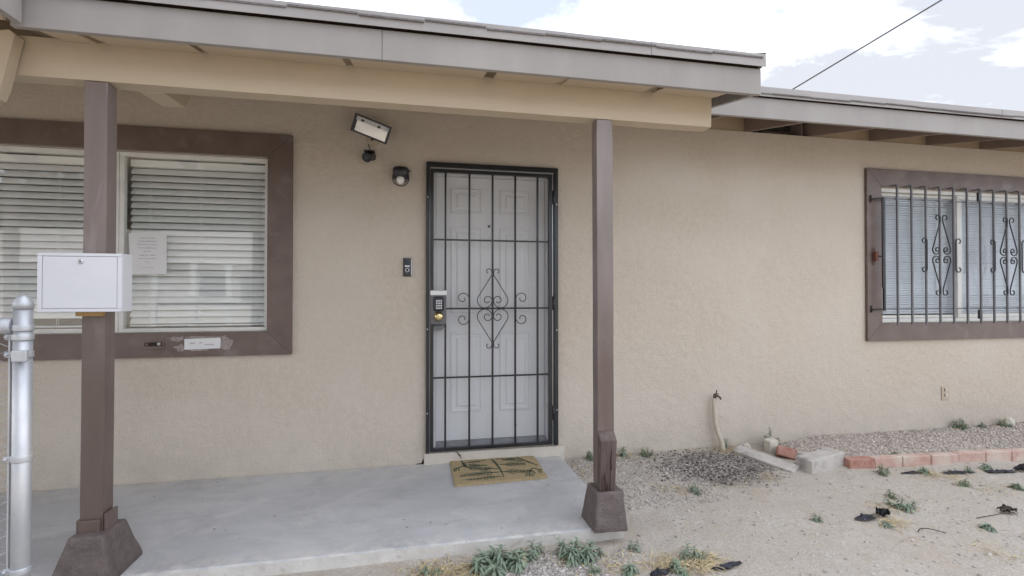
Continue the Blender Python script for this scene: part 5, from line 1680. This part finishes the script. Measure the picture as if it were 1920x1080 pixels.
# ------------------------------------------------------------------ across the street: what the panes mirror
nh = empty('neighbor_house', (-10.5, -19, 0))
tag(nh, 'sunlit pale house across the street mirrored in the front window', 'house')
box('wall', -17.5, -6.9, -24.0, -19.0, -0.1, 2.55, 'far_wall', nh)
hexa('roof', [(-18.2, -18.2, 2.50), (-18.2, -24.8, 2.50), (-6.3, -24.8, 2.50), (-6.3, -18.2, 2.50),
              (-17.0, -21.3, 4.05), (-17.0, -21.7, 4.05), (-7.5, -21.7, 4.05), (-7.5, -21.3, 4.05)], 'far_roof', nh)
box('fascia_board', -18.2, -6.3, -18.195, -18.15, 2.36, 2.52, 'far_white', nh)
for (a, b) in ((-15.8, -14.0), (-12.6, -11.2), (-8.9, -7.6)):
    wd_ = box('window', a, b, -18.998, -18.93, 0.95, 2.1, 'far_white', nh)
    box('pane', a + 0.09, b - 0.09, -18.928, -18.92, 1.04, 2.01, 'far_glass', wd_)
for x in (-11.0, -9.7, -8.4, -7.1):
    box('porch_post', x - 0.09, x + 0.09, -17.4, -17.22, -0.1, 2.35, 'far_white', nh)
for z in (0.30, 0.98):
    box('rail', -12.4, -7.0, -17.35, -17.28, z, z + 0.09, 'far_white', nh)
for k in range(24):
    x = -12.3 + k * 0.23
    box('baluster', x - 0.022, x + 0.022, -17.335, -17.295, 0.392, 0.978, 'far_white', nh)

def far_tree(x, y, h, r, seed, label):
    t = empty('tree', (x, y, -0.1))
    tag(t, label, 'tree', 'trees mirrored behind the house across the street')
    r_ = random.Random(seed)
    tube('trunk', [(x, y, -0.1), (x + 0.1, y, h * 0.3), (x + 0.05, y + 0.1, h * 0.7)], 0.22, 'stem', t, 8, taper=[1, 0.75, 0.3])
    V_, F_ = [], []
    lobes = [(x + r_.uniform(-0.6, 0.6) * r, y + r_.uniform(-0.5, 0.5) * r, h * r_.uniform(0.42, 0.85), r * r_.uniform(0.4, 0.62)) for _ in range(12)]
    for (a, b, c, q) in lobes:
        for _ in range(260):
            d = Vector((r_.gauss(0, 1), r_.gauss(0, 1), r_.gauss(0, 1))).normalized() * q * r_.uniform(0.55, 1.05)
            e1 = Vector((r_.gauss(0, 1), r_.gauss(0, 1), r_.gauss(0, 1))).normalized() * 0.34
            e2 = e1.orthogonal().normalized() * 0.24
            p_ = Vector((a, b, c)) + d
            k = len(V_)
            V_ += [tuple(p_ - e1), tuple(p_ + e2), tuple(p_ + e1), tuple(p_ - e2)]
            F_.append((k, k + 1, k + 2, k + 3))
    mesh_obj('crown', V_, F_, 'far_leaf', t)
for i, (x, h, lab) in enumerate(((-23.0, 8.0, 'leafy tree mirrored farthest left beyond the street'), (-18.0, 8.5, 'tall leafy tree mirrored at the left of the house across the street'), (-13.2, 9.5, 'tallest leafy tree mirrored behind the middle of the house across the street'),
                                 (-8.6, 8.8, 'leafy tree mirrored behind the right part of the house across the street'), (-4.4, 7.6, 'leafy tree mirrored just right of the house across the street'), (0.4, 7.0, 'leafy tree mirrored farthest right beyond the street'))):
    far_tree(x, -28.0 + 1.2 * (i % 2), h, 3.6, 40 + i, lab)
